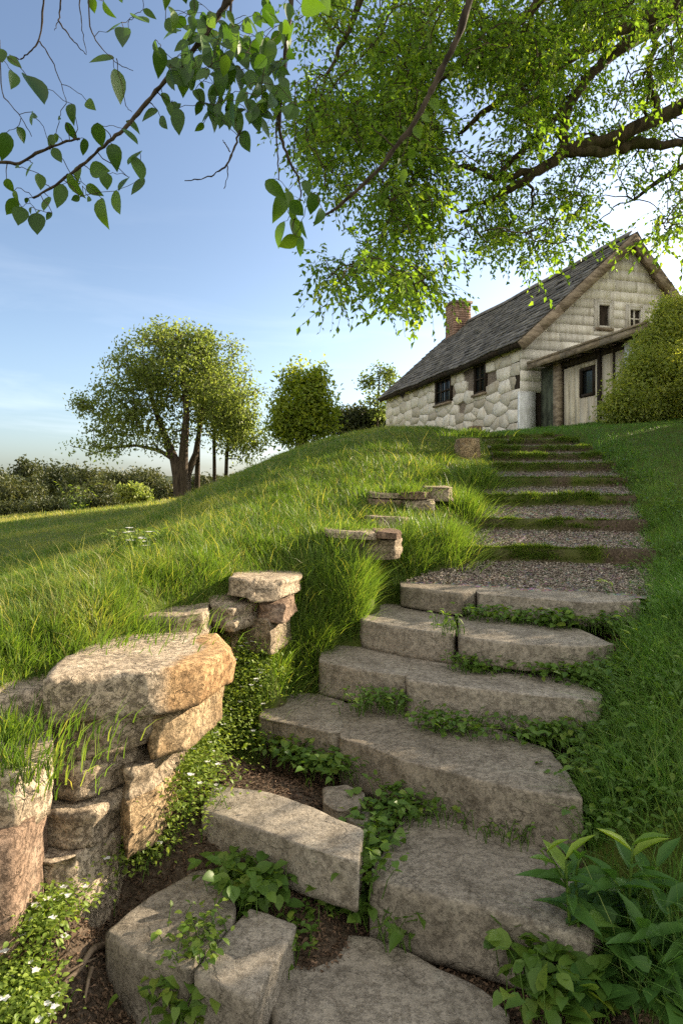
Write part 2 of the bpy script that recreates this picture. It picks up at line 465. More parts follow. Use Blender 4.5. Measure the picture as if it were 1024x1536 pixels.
def put_leaves(mb, base, direc, normal, Ln, Wd, tint, shape='diamond', fold=0.12, droop=0.15):
    base = np.asarray(base, float); n = len(base)
    if n == 0: return
    d = unit(np.asarray(direc, float)); nn = np.asarray(normal, float)
    side = unit(np.cross(d, nn)); up = np.cross(side, d)
    Ln = np.broadcast_to(np.asarray(Ln, float), (n,)); Wd = np.broadcast_to(np.asarray(Wd, float), (n,))
    tv, tq, tt = leaf_template(shape, fold, droop)
    V = base[:, None, :] + (tv[None, :, 1, None] * Ln[:, None, None]) * d[:, None, :] \
        + (tv[None, :, 0, None] * Wd[:, None, None]) * side[:, None, :] + (tv[None, :, 2, None] * Ln[:, None, None]) * up[:, None, :]
    k = len(tv); off = (np.arange(n) * k)[:, None, None]
    q = (tq[None] + off).reshape(-1, 4) if len(tq) else None
    tr = (tt[None] + off).reshape(-1, 3) if len(tt) else None
    ti = np.repeat(np.broadcast_to(np.asarray(tint, float), (n,)), k)
    mb.add(V.reshape(-1, 3), q, tr, ti)

def rdir(n):
    return unit(RNG.normal(size=(n, 3)))

# ---------------------------------------------------------------- branching
def bez(a, b, c, k):
    t = np.linspace(0, 1, k)[:, None]
    return (1 - t) ** 2 * a + 2 * t * (1 - t) * b + t * t * c

def grow(mb, roots, targets, tip=0.008, shrink=0.62, seg=5, sag=0.12, sides=5, up=0.25, rng=None):
    """joins every target point to the nearest wood already there with a curved, tapering limb"""
    rng = rng or RNG
    nodes, rads = [], []
    for pts, rad in roots:
        pts = np.asarray(pts, float); rad = np.broadcast_to(np.asarray(rad, float), (len(pts),))
        tt = np.linspace(0, len(pts) - 1, len(pts) * 5)
        pp = np.stack([np.interp(tt, np.arange(len(pts)), pts[:, k]) for k in range(3)], 1)
        rr = np.interp(tt, np.arange(len(pts)), rad)
        nodes.append(pp[2:]); rads.append(rr[2:])
    N = np.vstack(nodes); R = np.concatenate(rads)
    cap = len(N) + len(targets) * seg + 8
    NN = np.zeros((cap, 3)); RR = np.zeros(cap); n = len(N)
    NN[:n] = N; RR[:n] = R
    T = np.asarray(targets, float)
    d0 = np.min(np.linalg.norm(T[:, None, :] - N[None, ::3, :], axis=2), axis=1)
    for i in np.argsort(d0):
        p = T[i]
        d = np.linalg.norm(NN[:n] - p, axis=1)
        cost = d * (1 + 0.35 * (RR[:n] < tip * 1.8)) + 0.3 * np.maximum(0, NN[:n, 2] - p[2])
        j = int(np.argmin(cost))
        a = NN[j]; L_ = d[j]
        mid = (a + p) / 2 + np.array([0, 0, up * L_]) + rng.normal(size=3) * sag * L_
        pts = bez(a, mid, p, seg + 1)
        pts[1:-1] += rng.normal(size=(seg - 1, 3)) * 0.025 * L_
        r0 = max(min(RR[j] * shrink, tip + 0.035 * L_), tip * 1.05)
        rad = np.linspace(r0, tip, seg + 1)
        mb.tube(pts, rad, sides if r0 > 0.02 else 4, rng.uniform(0.3, 0.7))
        NN[n:n + seg] = pts[1:]; RR[n:n + seg] = rad[1:]; n += seg
# ---------------------------------------------------------------- ground
# (step fronts: height z, left front pixel, right front pixel of the stone steps; depth Y, z, left and right column of the turf steps)
STEPS = []
for z, l, r in ((-1.25, (552, 1320), (885, 1395)), (-1.07, (388, 1075), (875, 1192)), (-0.90, (475, 990), (897, 1052)),
                (-0.74, (540, 930), (915, 967)), (-0.60, (600, 878), (960, 903))):
    STEPS.append((z, PZ(l[0], l[1], z), PZ(r[0], r[1], z)))
for Y, z, ul, ur in ((4.95, -.396, 705, 966), (5.8, -.215, 722, 955), (6.6, -.013, 730, 942), (7.4, .178, 738, 930), (8.2, .36, 745, 912),
                     (9.0, .518, 745, 895), (9.8, .676, 742, 880), (10.6, .837, 735, 862), (11.4, .98, 728, 838)):
    Yl = Y + 0.12
    STEPS.append((z, np.array([Yl * (ul - 512) / F, Yl, z]), np.array([(Y - .12) * (ur - 512) / F, Y - .12, z])))

RAMP = 0.58               # the gravel treads climb by half of each rise
CP = []
for i, (z, l, r) in enumerate(STEPS):
    zl = STEPS[i - 1][0] if i else -1.42
    if i > 4: zl = zl + RAMP * (z - zl)
    zz = zl - 0.06
    d = unit(r[:2] - l[:2])
    for f in (0.04, 0.35, 0.65, 0.96):
        q = l + (r - l) * f
        CP.append((q[0], q[1], zz))
    side = (z + zl) / 2
    CP.append((l[0] - .16 * d[0], l[1] - .16 * d[1], side + (0.02 if i > 4 else -0.06)))
    CP.append((r[0] + .16 * d[0], r[1] + .16 * d[1], side + 0.05))
    CP.append((r[0] + .60 * d[0], r[1] + .60 * d[1], side + 0.12))
WALL = [(-1.15, 1.20), (-1.02, 1.70), (-0.90, 2.15), (-0.72, 2.75), (-0.66, 3.12), (-0.44, 3.55), (-0.03, 4.3), (.35, 5.2), (.72, 6.1), (1.2, 7.5), (1.68, 9.1)]
WTOP = [-.76, -.73, -.66, -.60, -.54, -.49, -.36, -.25, -.02, .3, .62]
WFOOT = [-1.42, -1.36, -1.22, -1.14, -1.12, -.80, -.50, -.33, -.09, .15, .48]
for (x, y), a, b in zip(WALL, WTOP, WFOOT):
    CP.append((x - .32, y + .17, a)); CP.append((x - .6, y + .3, a + .07)); CP.append((x - .07, y + .03, b)); CP.append((x + .12, y - .07, b - .03))
CP += [(-1.8, 3.6, -.5), (-1.35, 4.0, -.40), (-.9, 5, -.22), (-.4, 6.4, .08), (.2, 8, .42), (.95, 10, .88), (1.6, 12.5, 1.22),
       (-2.6, 2.6, -.66), (-2.0, 2.2, -.70), (-3.5, 5, -.85), (-3, 7, -.75), (-2, 7, -.42), (-4, 10, -.75), (-2.4, 10, -.12), (-1.2, 10, .38),
       (-.2, 11, .84), (-3.5, 14, -.25), (-2.9, 14, -.02), (-1.5, 14, .64), (-.16, 14, 1.10), (1, 15, 1.36), (3, 20, 1.55), (0, 22, 1.5),
       (2.2, 28, 1.55), (-1, 28, 1.2), (-4, 22, -.2), (-6.6, 28, -.2), (-10, 20, -.9), (-5, 18, -.6), (-8, 14, -.95), (-12, 30, -.85),
       (-20, 45, -1.6), (-40, 80, -3), (-20, 100, -3), (-60, 200, -4), (0, 60, -.3), (10, 60, 1.0), (30, 40, 2.2), (0, 100, -2), (-120, 200, -4),
       (4.6, 17.5, 1.55), (6, 14, 1.56), (10, 18, 1.65), (4.3, 14.5, 1.36), (3.2, 14, 1.26), (5.4, 12, 1.22), (7, 11, 1.2), (12, 12, 1.6), (20, 20, 2.4),
       (8, 5, .2), (5, 7, .28), (4.2, 5.2, -.2), (4, 3, -.65), (3, 1, -1.25), (10, 0, -.5), (2, -2, -1.6), (0, 0, -1.62), (0, -4, -2), (-3, 0, -1.3),
       (-.3, 1.5, -1.46), (-.75, 1.7, -1.40), (.5, 1.3, -1.56), (1.1, 1.6, -1.38), (1.1, 2.2, -1.16), (1.7, 2.4, -.98), (1.6, 3.2, -.82), (2.2, 4, -.62),
       (-.55, 2.05, -1.44), (-.1, 2.25, -1.36), (-.62, 2.5, -1.22), (-.3, 2.6, -1.22), (-.42, 3.3, -1.2), (-.28, 3.45, -1.1), *[tuple(PZ(u, v, z)) for u, v, z in ((400,1312,-1.29),(480,1352,-1.33),(330,1270,-1.27),(420,1180,-1.2),(200,1330,-1.36),(130,1420,-1.45),(230,1515,-1.53),(330,1535,-1.54),(180,1480,-1.5),(430,1078,-1.17),(400,1108,-1.2))],
       (-6, 3, -1.1), (-5, -3, -1.6), (100, 100, 4), (100, 0, 1), (-100, 0, -4), (-100, 60, -4), (60, -30, 0), (-40, -40, -3), (0, 400, -4), (-200, 400, -6), (200, 400, 2)]
CP = np.array(CP)
def warp(x, y):
    return np.stack([np.arcsinh(np.asarray(x) / 2.0) * 2.0, np.arcsinh(np.asarray(y) / 3.0) * 3.0], -1)
_cw = warp(CP[:, 0], CP[:, 1])
_c2 = 0.10 ** 2
_A = np.sqrt(((_cw[:, None] - _cw[None]) ** 2).sum(-1) + _c2)
_sol = np.linalg.solve(_A - 0.012 * np.eye(len(CP)), CP[:, 2] - CP[:, 2].mean())
def ground(x, y):
    x = np.atleast_1d(np.asarray(x, float)); y = np.atleast_1d(np.asarray(y, float))
    out = np.empty(len(x)); wq = warp(x, y)
    for a in range(0, len(x), 20000):
        d = np.sqrt(((wq[a:a + 20000, None] - _cw[None]) ** 2).sum(-1) + _c2)
        out[a:a + 20000] = d @ _sol
    out += CP[:, 2].mean()
    near = np.clip(1 - np.hypot(x, y) / 30, 0, 1)
    out += 0.03 * fbm2(x, y, 1.3, 5, 3) * near + 0.10 * fbm2(x, y, 0.35, 9, 3) * np.clip((np.hypot(x, y) - 4) / 8, 0, 1)
    return out
def gz(x, y): return float(ground([x], [y])[0])

def hit(u, v, y0=1.2, y1=60):
    """where the line of sight of a pixel meets the ground"""
    Y = np.geomspace(y0, y1, 700)
    g = ground(Y * (u - 512) / F, Y); z = -Y * (v - VH) / F
    b = np.nonzero(z <= g)[0]
    k = b[0] if len(b) else len(Y) - 1
    return np.array([Y[k] * (u - 512) / F, Y[k], g[k]])

def inpoly(x, y, poly):
    poly = np.asarray(poly); r = np.zeros(len(x), bool); j = len(poly) - 1
    for i in range(len(poly)):
        xi, yi = poly[i][:2]; xj, yj = poly[j][:2]
        c = ((yi > y) != (yj > y)) & (x < (xj - xi) * (y - yi) / (yj - yi + 1e-12) + xi)
        r ^= c; j = i
    return r
STAIR = [s[1][:2] for s in STEPS] + [s[2][:2] for s in STEPS[::-1]]
FLOORPOLY = [(-1.25, 1.0), (-1.0, 2.0), (-.75, 2.5), (-.52, 3.0), (-.36, 3.27), STEPS[1][1][:2], *[s[1][:2] for s in STEPS[2:]], *[s[2][:2] for s in STEPS[::-1]], (.85, 1.7), (.8, 1.0)]
def soilmask(x, y):
    m = inpoly(x, y, FLOORPOLY).astype(float)
    return m

xs = np.sinh(np.linspace(-7.2, 7.2, 620)) ; xs = xs / xs[-1] * 300
ax = np.arcsinh(300 / 1.2)
xs = 1.2 * np.sinh(np.linspace(-ax, ax, 560))
ys = 1.6 + 1.4 * np.sinh(np.linspace(-np.arcsinh(30 / 1.4), np.arcsinh(700 / 1.4), 560))
gx, gy = np.meshgrid(xs, ys)
fx, fy = gx.ravel(), gy.ravel()
fz = ground(fx, fy)
mb = MB()
ny, nx = gx.shape
i = (np.arange(ny - 1)[:, None] * nx + np.arange(nx - 1)[None, :])
mb.add(np.stack([fx, fy, fz], 1), np.stack([i, i + 1, i + nx + 1, i + nx], -1).reshape(-1, 4), None, soilmask(fx, fy))
g = mb.build('ground', M['soil'], smooth=True)
a = g.data.attributes.new("meadow", 'FLOAT', 'POINT')
a.data.foreach_set("value", np.clip((np.hypot(fx, fy) - 26) / 14, 0, 1).astype(np.float32))
tag(g, kind='structure')

# low wooded hills on the skyline
mb = MB()
th = np.radians(np.linspace(-75, 75, 160))
rr = np.array([420, 520, 640, 900])
hh = [-8, 0.6, 1, 0.2]
V = []
for k, R_ in enumerate(rr):
    h = np.array([0, 1.0, 1.0, 0.3][k]) * (15 + 7 * fbm2(th * 6, th * 0 + 3, 1.0, 3)) + (-9 if k == 0 else -3)
    V.append(np.stack([R_ * np.sin(th), R_ * np.cos(th), h], 1))
i = (np.arange(3)[:, None] * 160 + np.arange(159)[None, :])
mb.add(np.vstack(V), np.stack([i, i + 1, i + 161, i + 160], -1).reshape(-1, 4))
def hill_mat():
    m, t, out = new_mat('wooded_hill')
    n1 = noise(t, 0.12, 6, 0.7, objvec(t))
    finish(t, out, ramp(t, n1, [(0.35, (0.05, 0.065, 0.045)), (0.65, (0.10, 0.115, 0.075))]), 1.0, 0.0)
    return m
tag(mb.build('hills', hill_mat(), smooth=True), kind='structure')

# ---------------------------------------------------------------- stones
def chaikin(p, n=1, k=0.2):
    p = np.asarray(p, float)
    for _ in range(n):
        q = np.roll(p, -1, 0)
        p = np.stack([p * (1 - k) + q * k, p * k + q * (1 - k)], 1).reshape(-1, p.shape[1])
    return p

def resample(p, step):
    q = np.vstack([p, p[:1]]); d = np.concatenate([[0], np.cumsum(np.linalg.norm(np.diff(q, axis=0), axis=1))])
    n = max(16, int(d[-1] / step)); t = np.linspace(0, d[-1], n, endpoint=False)
    return np.stack([np.interp(t, d, q[:, k]) for k in range(q.shape[1])], 1)

_sid = [100]
def stone(name, label, cat, group, poly, z, t, mat, rough=0.010, bulge=0.012, edge=0.016, tilt=(0, 0), step=0.022, topr=0.008, taper=0.0, chip=1.0, facets=0, smooth=0.05, bed=0.0):
    """a rough block: top outline POLY (plan), top height Z, thickness T"""
    _sid[0] += 1; sd_ = _sid[0]
    p = chaikin(np.asarray(poly, float)[:, :2], 1, smooth)
    area = 0.5 * np.sum(p[:, 0] * np.roll(p[:, 1], -1) - p[:, 1] * np.roll(p[:, 0], -1))
    if area < 0: p = p[::-1]
    p = resample(p, step); n = len(p); c = p.mean(0)
    cen = np.array([c[0], c[1], z - t])
    R_ = np.linalg.norm(p - c, axis=1).mean()
    nrm = unit(p - c)
    tan = np.roll(p, -1, 0) - np.roll(p, 1, 0); en = unit(np.stack([tan[:, 1], -tan[:, 0]], 1))
    p3 = np.column_stack([p * 3.5, np.zeros(n)])
    p = p + en * (rough * 1.6 * fbm(np.column_stack([p * 7, np.zeros(n)]), sd_, 4, 0.6))[:, None]
    chipw = np.clip(fbm(np.column_stack([p * 5, np.full(n, 3.0)]), sd_ + 9, 3) - 0.05, 0, 1) * chip
    e = edge * (0.8 + 2.5 * chipw)
    rings = []
    # bottom to top down the side, then over the edge towards the middle
    ks = 8
    for k in range(ks + 1):
        f = k / ks
        zz = z - t + (t - e * 1.0) * f
        off = en * (taper * (1 - f))
        rings.append(np.column_stack([p + off, zz]))
    rings.append(np.column_stack([p - en * (e * 0.30)[:, None], z - e * 0.35]))
    rings.append(np.column_stack([p - en * (e * 0.95)[:, None], np.full(n, z) - e * 0.06]))
    inner = p - en * (e * 1.3)[:, None]
    for f in (0.95, 0.85, 0.73, 0.6, 0.47, 0.34, 0.22, 0.1):
        rings.append(np.column_stack([c + (inner - c) * f, np.full(n, z)]))
    V = np.vstack(rings); m = len(rings)
    # wear
    dn = fbm(V * 3.2, sd_, 5, 0.55); dn2 = fbm(V * 14, sd_ + 4, 3, 0.6)
    isside = (np.repeat(np.arange(m), n) <= ks)
    nn3 = np.column_stack([np.tile(en, (m, 1)), np.zeros(n * m)])
    V = V + nn3 * np.where(isside, bulge * 2.2 * dn + rough * 0.7 * dn2, 0)[:, None]
    V[:, 2] += np.where(isside, 0.3, 1.0) * (topr * 1.6 * dn + topr * 0.5 * dn2) * np.clip((V[:, 2] - (z - t)) / max(t, .01), 0, 1)
    if facets:
        g_ = np.random.default_rng(sd_)
        mid = np.array([c[0], c[1], z - t / 2]); Q = V - mid
        for _ in range(facets):
            nv = g_.normal(size=3) * [1, 1, .45]
            if nv[2] < -.1: nv[2] *= -1
            nv = nv / np.linalg.norm(nv)
            pr = Q @ nv; lim = pr.max() * g_.uniform(.86, .98)
            Q = Q - nv * np.clip(pr - lim, 0, None)[:, None] * .93
        V = mid + Q
    if bed:   # bedding planes: the face steps in and out in thin layers
        lay = vnoise(np.column_stack([V[:, 0] * 1.5, V[:, 1] * 1.5, V[:, 2] * 38 + 3 * V[:, 0]]), sd_ + 3)
        V = V + nn3 * np.where(isside, bed * lay, 0)[:, None]
    V[:, 2] += (V[:, 0] - c[0]) * tilt[0] + (V[:, 1] - c[1]) * tilt[1]
    i = np.arange(m - 1)[:, None] * n; j = np.arange(n)[None, :]; jn = (j + 1) % n
    q = np.stack([i + j, i + jn, i + n + jn, i + n + j], -1).reshape(-1, 4)
    V = np.vstack([V, V[-n:].mean(0), [c[0], c[1], z - t]])
    b = (m - 1) * n
    tr = [[b + x, b + (x + 1) % n, m * n] for x in range(n)] + [[(x + 1) % n, x, m * n + 1] for x in range(n)]
    mb = MB(); mb.add(V, q, tr, np.random.default_rng(sd_ + 50).uniform(.22, .72))
    o = mb.build(name, mat, smooth=True, origin=cen)
    o.location = tuple(cen)
    return tag(o, label, cat, group)

def pz(pix, z): return [PZ(u, v, z) for u, v in pix]

SLABG = 'stone slabs of the steps'
SLABS = [
 ('stone_slab', 'broad flat slab at the very bottom edge of the photo, cut off by the frame', -1.42, .20, [(480,1393),(560,1402),(640,1438),(720,1480),(768,1522),(720,1660),(540,1720),(430,1620),(398,1470),(432,1428)]),
 ('stone_slab', 'sunlit slab half buried in brown litter, lowest on the left of the steps', -1.30, .25, [(345,1298),(290,1305),(222,1345),(156,1398),(200,1425),(283,1455),(318,1415),(350,1372),(354,1320)]),
 ('stone_slab', 'small square slab between two weedy cracks at the bottom left', -1.31, .25, [(374,1357),(448,1386),(410,1450),(385,1500),(362,1494),(288,1459),(326,1412)]),
 ('stone_step', 'long narrow step with a bright sunlit front rim, left of the thick block', -1.15, .16, [(322,1184),(400,1194),(470,1216),(552,1252),(537,1293),(485,1277),(420,1255),(360,1236),(299,1214)]),
 ('stone_step', 'thick grey block beside the broad-leaved plant, biggest of the lowest steps', -1.25, .21, [(613,1230),(700,1232),(800,1256),(870,1318),(905,1382),(886,1412),(800,1383),(712,1357),(630,1337),(552,1320)]),
 ('stone_step', 'long thick step block in shade directly above the thick lowest block', -1.07, .21, [(535,1076),(600,1069),(700,1085),(812,1128),(880,1156),(879,1198),(822,1193),(712,1168),(612,1143),(557,1122),(508,1106)]),
 ('stone_step', 'short half-sunlit step slab left of the long shaded block, above bare soil', -1.07, .13, [(425,1056),(500,1058),(540,1072),(512,1098),(495,1098),(440,1086),(387,1075)]),
 ('stone_step', 'wide step block with weeds along its foot, fourth stone step up, right half', -.90, .18, [(650,986),(760,992),(860,1015),(902,1040),(897,1052),(800,1043),(700,1031),(608,1020)]),
 ('stone_step', 'left half of the fourth stone step, its end beside tall grass', -.90, .18, [(505,968),(600,972),(654,986),(612,1014),(545,1005),(475,992)]),
 ('stone_step', 'left half of the fifth stone step, sunlit top beside the grass tufts', -.74, .16, [(570,906),(640,911),(702,925),(682,951),(610,942),(540,930)]),
 ('stone_step', 'right half of the fifth stone step crossed by a thin line of sunlight', -.74, .13, [(705,922),(800,926),(890,948),(922,965),(880,970),(780,966),(688,955)]),
 ('stone_step', 'left kerb stone of the top stone step, brown and sunlit, below the gravel', -.60, .13, [(605,872),(660,866),(722,872),(714,887),(690,891),(600,879)]),
 ('stone_step', 'right kerb stone of the top stone step, worn thin beside the gravel', -.60, .13, [(722,873),(820,879),(950,889),(962,901),(880,904),(800,897),(714,889)]),
 ('paving_stone', 'larger of two small loose stones wedged between the steps', -1.19, .12, [(485,1180),(520,1176),(548,1188),(542,1212),(505,1216),(484,1204)]),
 ('paving_stone', 'smaller of two loose stones wedged between the steps, by the weeds', -1.22, .12, [(518,1224),(548,1214),(576,1222),(566,1242),(536,1243)]),
]
SLAB_POLYS = []
BACK = {-1.25: .05, -1.07: .22, -.90: .20, -.74: .16, -.60: .06, -1.15: .05}
for nm, lab, z, t, pix in SLABS:
    poly = pz(pix, z); SLAB_POLYS.append(np.array(poly)[:, :2])
    if nm == 'stone_step' and z in BACK:
        arr = np.array(poly); vv = np.array([p_[1] for p_ in pix], float)
        hi_ = np.polyfit([p_[0] for p_ in pix], vv, 1)
        bk = np.array([p_[1] < np.polyval(hi_, p_[0]) for p_ in pix])
        dn_ = np.array([-.35, .94])
        arr[bk, :2] += dn_ * BACK[z]; poly = list(arr)
    stone(nm, lab, 'paving stone' if nm == 'paving_stone' else 'stone step', SLABG, poly, z, t, M['slab'], rough=0.008, bulge=0.005, edge=0.008, topr=0.005, step=.016)

WG = 'stones of the dry stone wall beside the steps'
WALLS = [
 ('big flat cap stone jutting out over the wall, pale top and orange end', 'cap_rock', -.63, .15, [(68,1030),(160,1018),(250,1010),(302,998),(350,962),(342,942),(270,944),(205,947),(140,962),(85,985)], .03),
 ('rounded stone directly under the left half of the big cap stone', 'rock', -.775, .125, [(62,1082),(110,1090),(160,1084),(230,1064),(262,1020),(100,1010)], .03),
 ('dark recessed stone third down from the big cap stone', 'rock', -.90, .12, [(54,1140),(120,1146),(204,1120),(240,1065),(80,1050)], .03),
 ('wide flat stone fourth down from the big cap stone', 'rock', -1.02, .115, [(20,1212),(78,1216),(140,1214),(200,1172),(236,1110),(30,1110)], .03),
 ('bottom course stone of the wall, half hidden by cushion plants', 'rock', -1.135, .30, [(30,1290),(80,1290),(130,1276),(200,1224),(236,1150),(40,1160)], .03),
 ('stone tucked under the orange end of the big cap stone', 'rock_orange', -.785, .17, [(226,1076),(282,1058),(332,1014),(338,980),(240,985)], .02),
 ('bright sunlit stone at the corner of the stack above white flowers', 'rock', -.93, .12, [(190,1152),(232,1134),(282,1082),(262,1040),(180,1080)], .03),
 ('lower sunlit corner stone of the stack, touching the cushion plants', 'rock_orange', -1.05, .17, [(184,1222),(232,1196),(276,1138),(250,1100),(170,1140)], .03),
 ('brown stone with a mossy grass patch at the left edge of the photo', 'rock', -.79, .19, [(-190,1180),(25,1158),(84,1124),(78,1055),(-190,1050)], .03),
 ('tall reddish boulder face standing at the lower left edge', 'rock_red', -.955, .62, [(-260,1320),(-60,1290),(24,1256),(70,1206),(84,1110),(-260,1110)], .02),
 ('small stone half covered by overhanging grass left of the cap stone', 'rock', -.70, .11, [(-80,1070),(40,1058),(84,1042),(80,990),(-80,990)], .02),
 ('flat square slab behind the big cap stone, edged by grass', 'rock', -.58, .13, [(200,922),(255,928),(306,922),(318,900),(206,896)], .015),
 ('flat top slab of the little stack under the grass overhang', 'rock', -.465, .09, [(344,872),(385,880),(420,876),(448,862),(452,848),(360,846)], .015),
 ('pale rounded stone second in the little stack, facing the sun', 'rock', -.56, .115, [(314,903),(350,911),(392,899),(384,876),(320,880)], .03),
 ('right-hand stone under the flat top slab of the little stack', 'rock_red', -.56, .10, [(388,902),(424,905),(446,888),(404,876)], .025),
 ('lowest left stone of the little stack beside the flat square slab', 'rock_orange', -.67, .18, [(306,925),(352,936),(384,918),(330,902)], .025),
 ('lowest right stone of the little stack above broad grass blades', 'rock', -.655, .18, [(362,926),(408,934),(440,912),(385,900)], .025),
]
for lab, mt, z, t, pix, bl in WALLS:
    stone('wall_stone', lab, 'stone', WG, pz(pix, z), z, t, M[mt], rough=0.014, bulge=bl * .4, edge=0.010, topr=0.012, tilt=(random.uniform(-.06, .06), random.uniform(-.05, .05)), facets=3 if t > .28 or lab[:5] == 'brown' else 7, step=.012, bed=.004 if t > .28 else .012, smooth=.06)
def wstone(lab, u0, u1, Y, v, t, depth=.4, mt='rock', bl=.02):
    x0, x1 = Y * (u0 - 512) / F, Y * (u1 - 512) / F; z = -Y * (v - VH) / F; m = (x0 + x1) / 2
    k = (x1 - x0)
    poly = [(x0, Y + .05), (x0 + k * .3, Y - .02), (x1 - k * .2, Y - .03), (x1, Y + .06), (x1 - k * .05, Y + depth), (x0 - .02, Y + depth)]
    stone('wall_stone', lab, 'stone', WG, poly, z, t, M[mt], rough=0.014, bulge=bl * .4, edge=0.010, topr=0.012, tilt=(random.uniform(-.05, .05), 0.02), facets=5, bed=.012, smooth=.06)
wstone('long thin slab edge showing in the middle of the grassy bank', 486, 575, 4.45, 796, .05, .3)
wstone('small stone at the right end of the long thin slab in the bank', 560, 603, 4.42, 796, .05, .3, mt='rock_red')
wstone('earthy brown stone under the long thin slab in the bank', 528, 606, 4.52, 809, .13, .3, mt='rock')
wstone('flat stone glimpsed in the bank just below the upper stack', 548, 616, 5.35, 775, .09, .3)
wstone('top left flat stone of the upper stack in the bank', 555, 606, 5.9, 738, .05)
wstone('middle flat stone of the upper stack in the bank', 600, 648, 5.88, 737, .065, mt='rock_red')
wstone('rounded sunlit stone at the right end of the upper stack', 640, 680, 6.0, 729, .13, bl=.03)
wstone('lower left stone of the upper stack in the bank', 553, 606, 5.88, 749, .12, mt='rock_red')
wstone('lower right stone of the upper stack, pale and blocky', 600, 655, 5.87, 749, .14, mt='rock')
wstone('ochre boulder poking from the grassy bank beside the topmost steps', 692, 722, 8.8, 656, .42, .5, mt='rock_orange', bl=.04)
wstone('dark round boulder at the top of the steps in front of the house', 705, 724, 11.6, 639, .16, .25, mt='rock_red', bl=.03)

# ---------------------------------------------------------------- gravel treads and turf risers
mb = MB()
TREADS = []
for k in range(4, len(STEPS)):
    z, l, r = STEPS[k]
    if k + 1 < len(STEPS): l2, r2 = STEPS[k + 1][1], STEPS[k + 1][2]
    else: l2, r2 = l + np.array([0.25, 1.0, 0]), r + np.array([.4, 1.0, 0])
    fr = 0.14 if k == 4 else 0.03
    nu, nv = 40, 14
    fu = np.linspace(-.04, 1.02, nu)[None, :, None]; fv = np.linspace(fr, 1.04, nv)[:, None, None]
    A = l[None, None, :2] + (r - l)[None, None, :2] * fu; B = l2[None, None, :2] + (r2 - l2)[None, None, :2] * fu
    pl = (A + (B - A) * fv).reshape(-1, 2)
    zn = STEPS[k + 1][0] if k + 1 < len(STEPS) else z + .12
    zz = z - 0.022 + 0.012 * fbm2(pl[:, 0], pl[:, 1], 6, 40 + k) + RAMP * (zn - z) * np.broadcast_to(fv[..., 0], (nv, nu)).ravel()
    i = np.arange(nv - 1)[:, None] * nu + np.arange(nu - 1)[None, :]
    mb.add(np.column_stack([pl, zz]), np.stack([i, i + 1, i + nu + 1, i + nu], -1).reshape(-1, 4))
    TREADS.append((k, z, l, r, l2, r2, zn))
tag(mb.build('gravel_path', M['gravel'], smooth=True), kind='structure')

def blades(mb, base, h, wd, lean, tint, seg=3, curl=1.0):
    """grass blades; lean = horizontal vector (n,2)"""
    n = len(base)
    a = RNG.uniform(0, 2 * pi, n)
    side = np.stack([np.cos(a), np.sin(a), np.zeros(n)], 1)
    ln = np.column_stack([lean, np.zeros(n)])
    rows = []
    fs = [0, .4, .75, 1.0] if seg == 3 else [0, .55, 1.0]
    ws = [1, .8, .45, 0] if seg == 3 else [1, .65, 0]
    for f, ww in zip(fs, ws):
        c = base + np.array([0, 0, 1.0]) * (h * f * (1 - 0.28 * f * f * np.minimum(1, np.linalg.norm(lean, axis=1))))[:, None] + ln * (h * f ** 1.8)[:, None]
        if ww > 0:
            rows += [c - side * (wd * ww / 2)[:, None], c + side * (wd * ww / 2)[:, None]]
        else: rows.append(c)
    k = len(rows)
    V = np.stack(rows, 1).reshape(-1, 3)
    o = (np.arange(n) * k)[:, None]
    qs = [[0, 1, 3, 2], [2, 3, 5, 4]] if seg == 3 else [[0, 1, 3, 2]]
    q = np.concatenate([o + np.array(x)[None] for x in qs])
    tr = o + np.array([[k - 3, k - 2, k - 1]])
    mb.add(V, q, tr, np.repeat(tint, k))

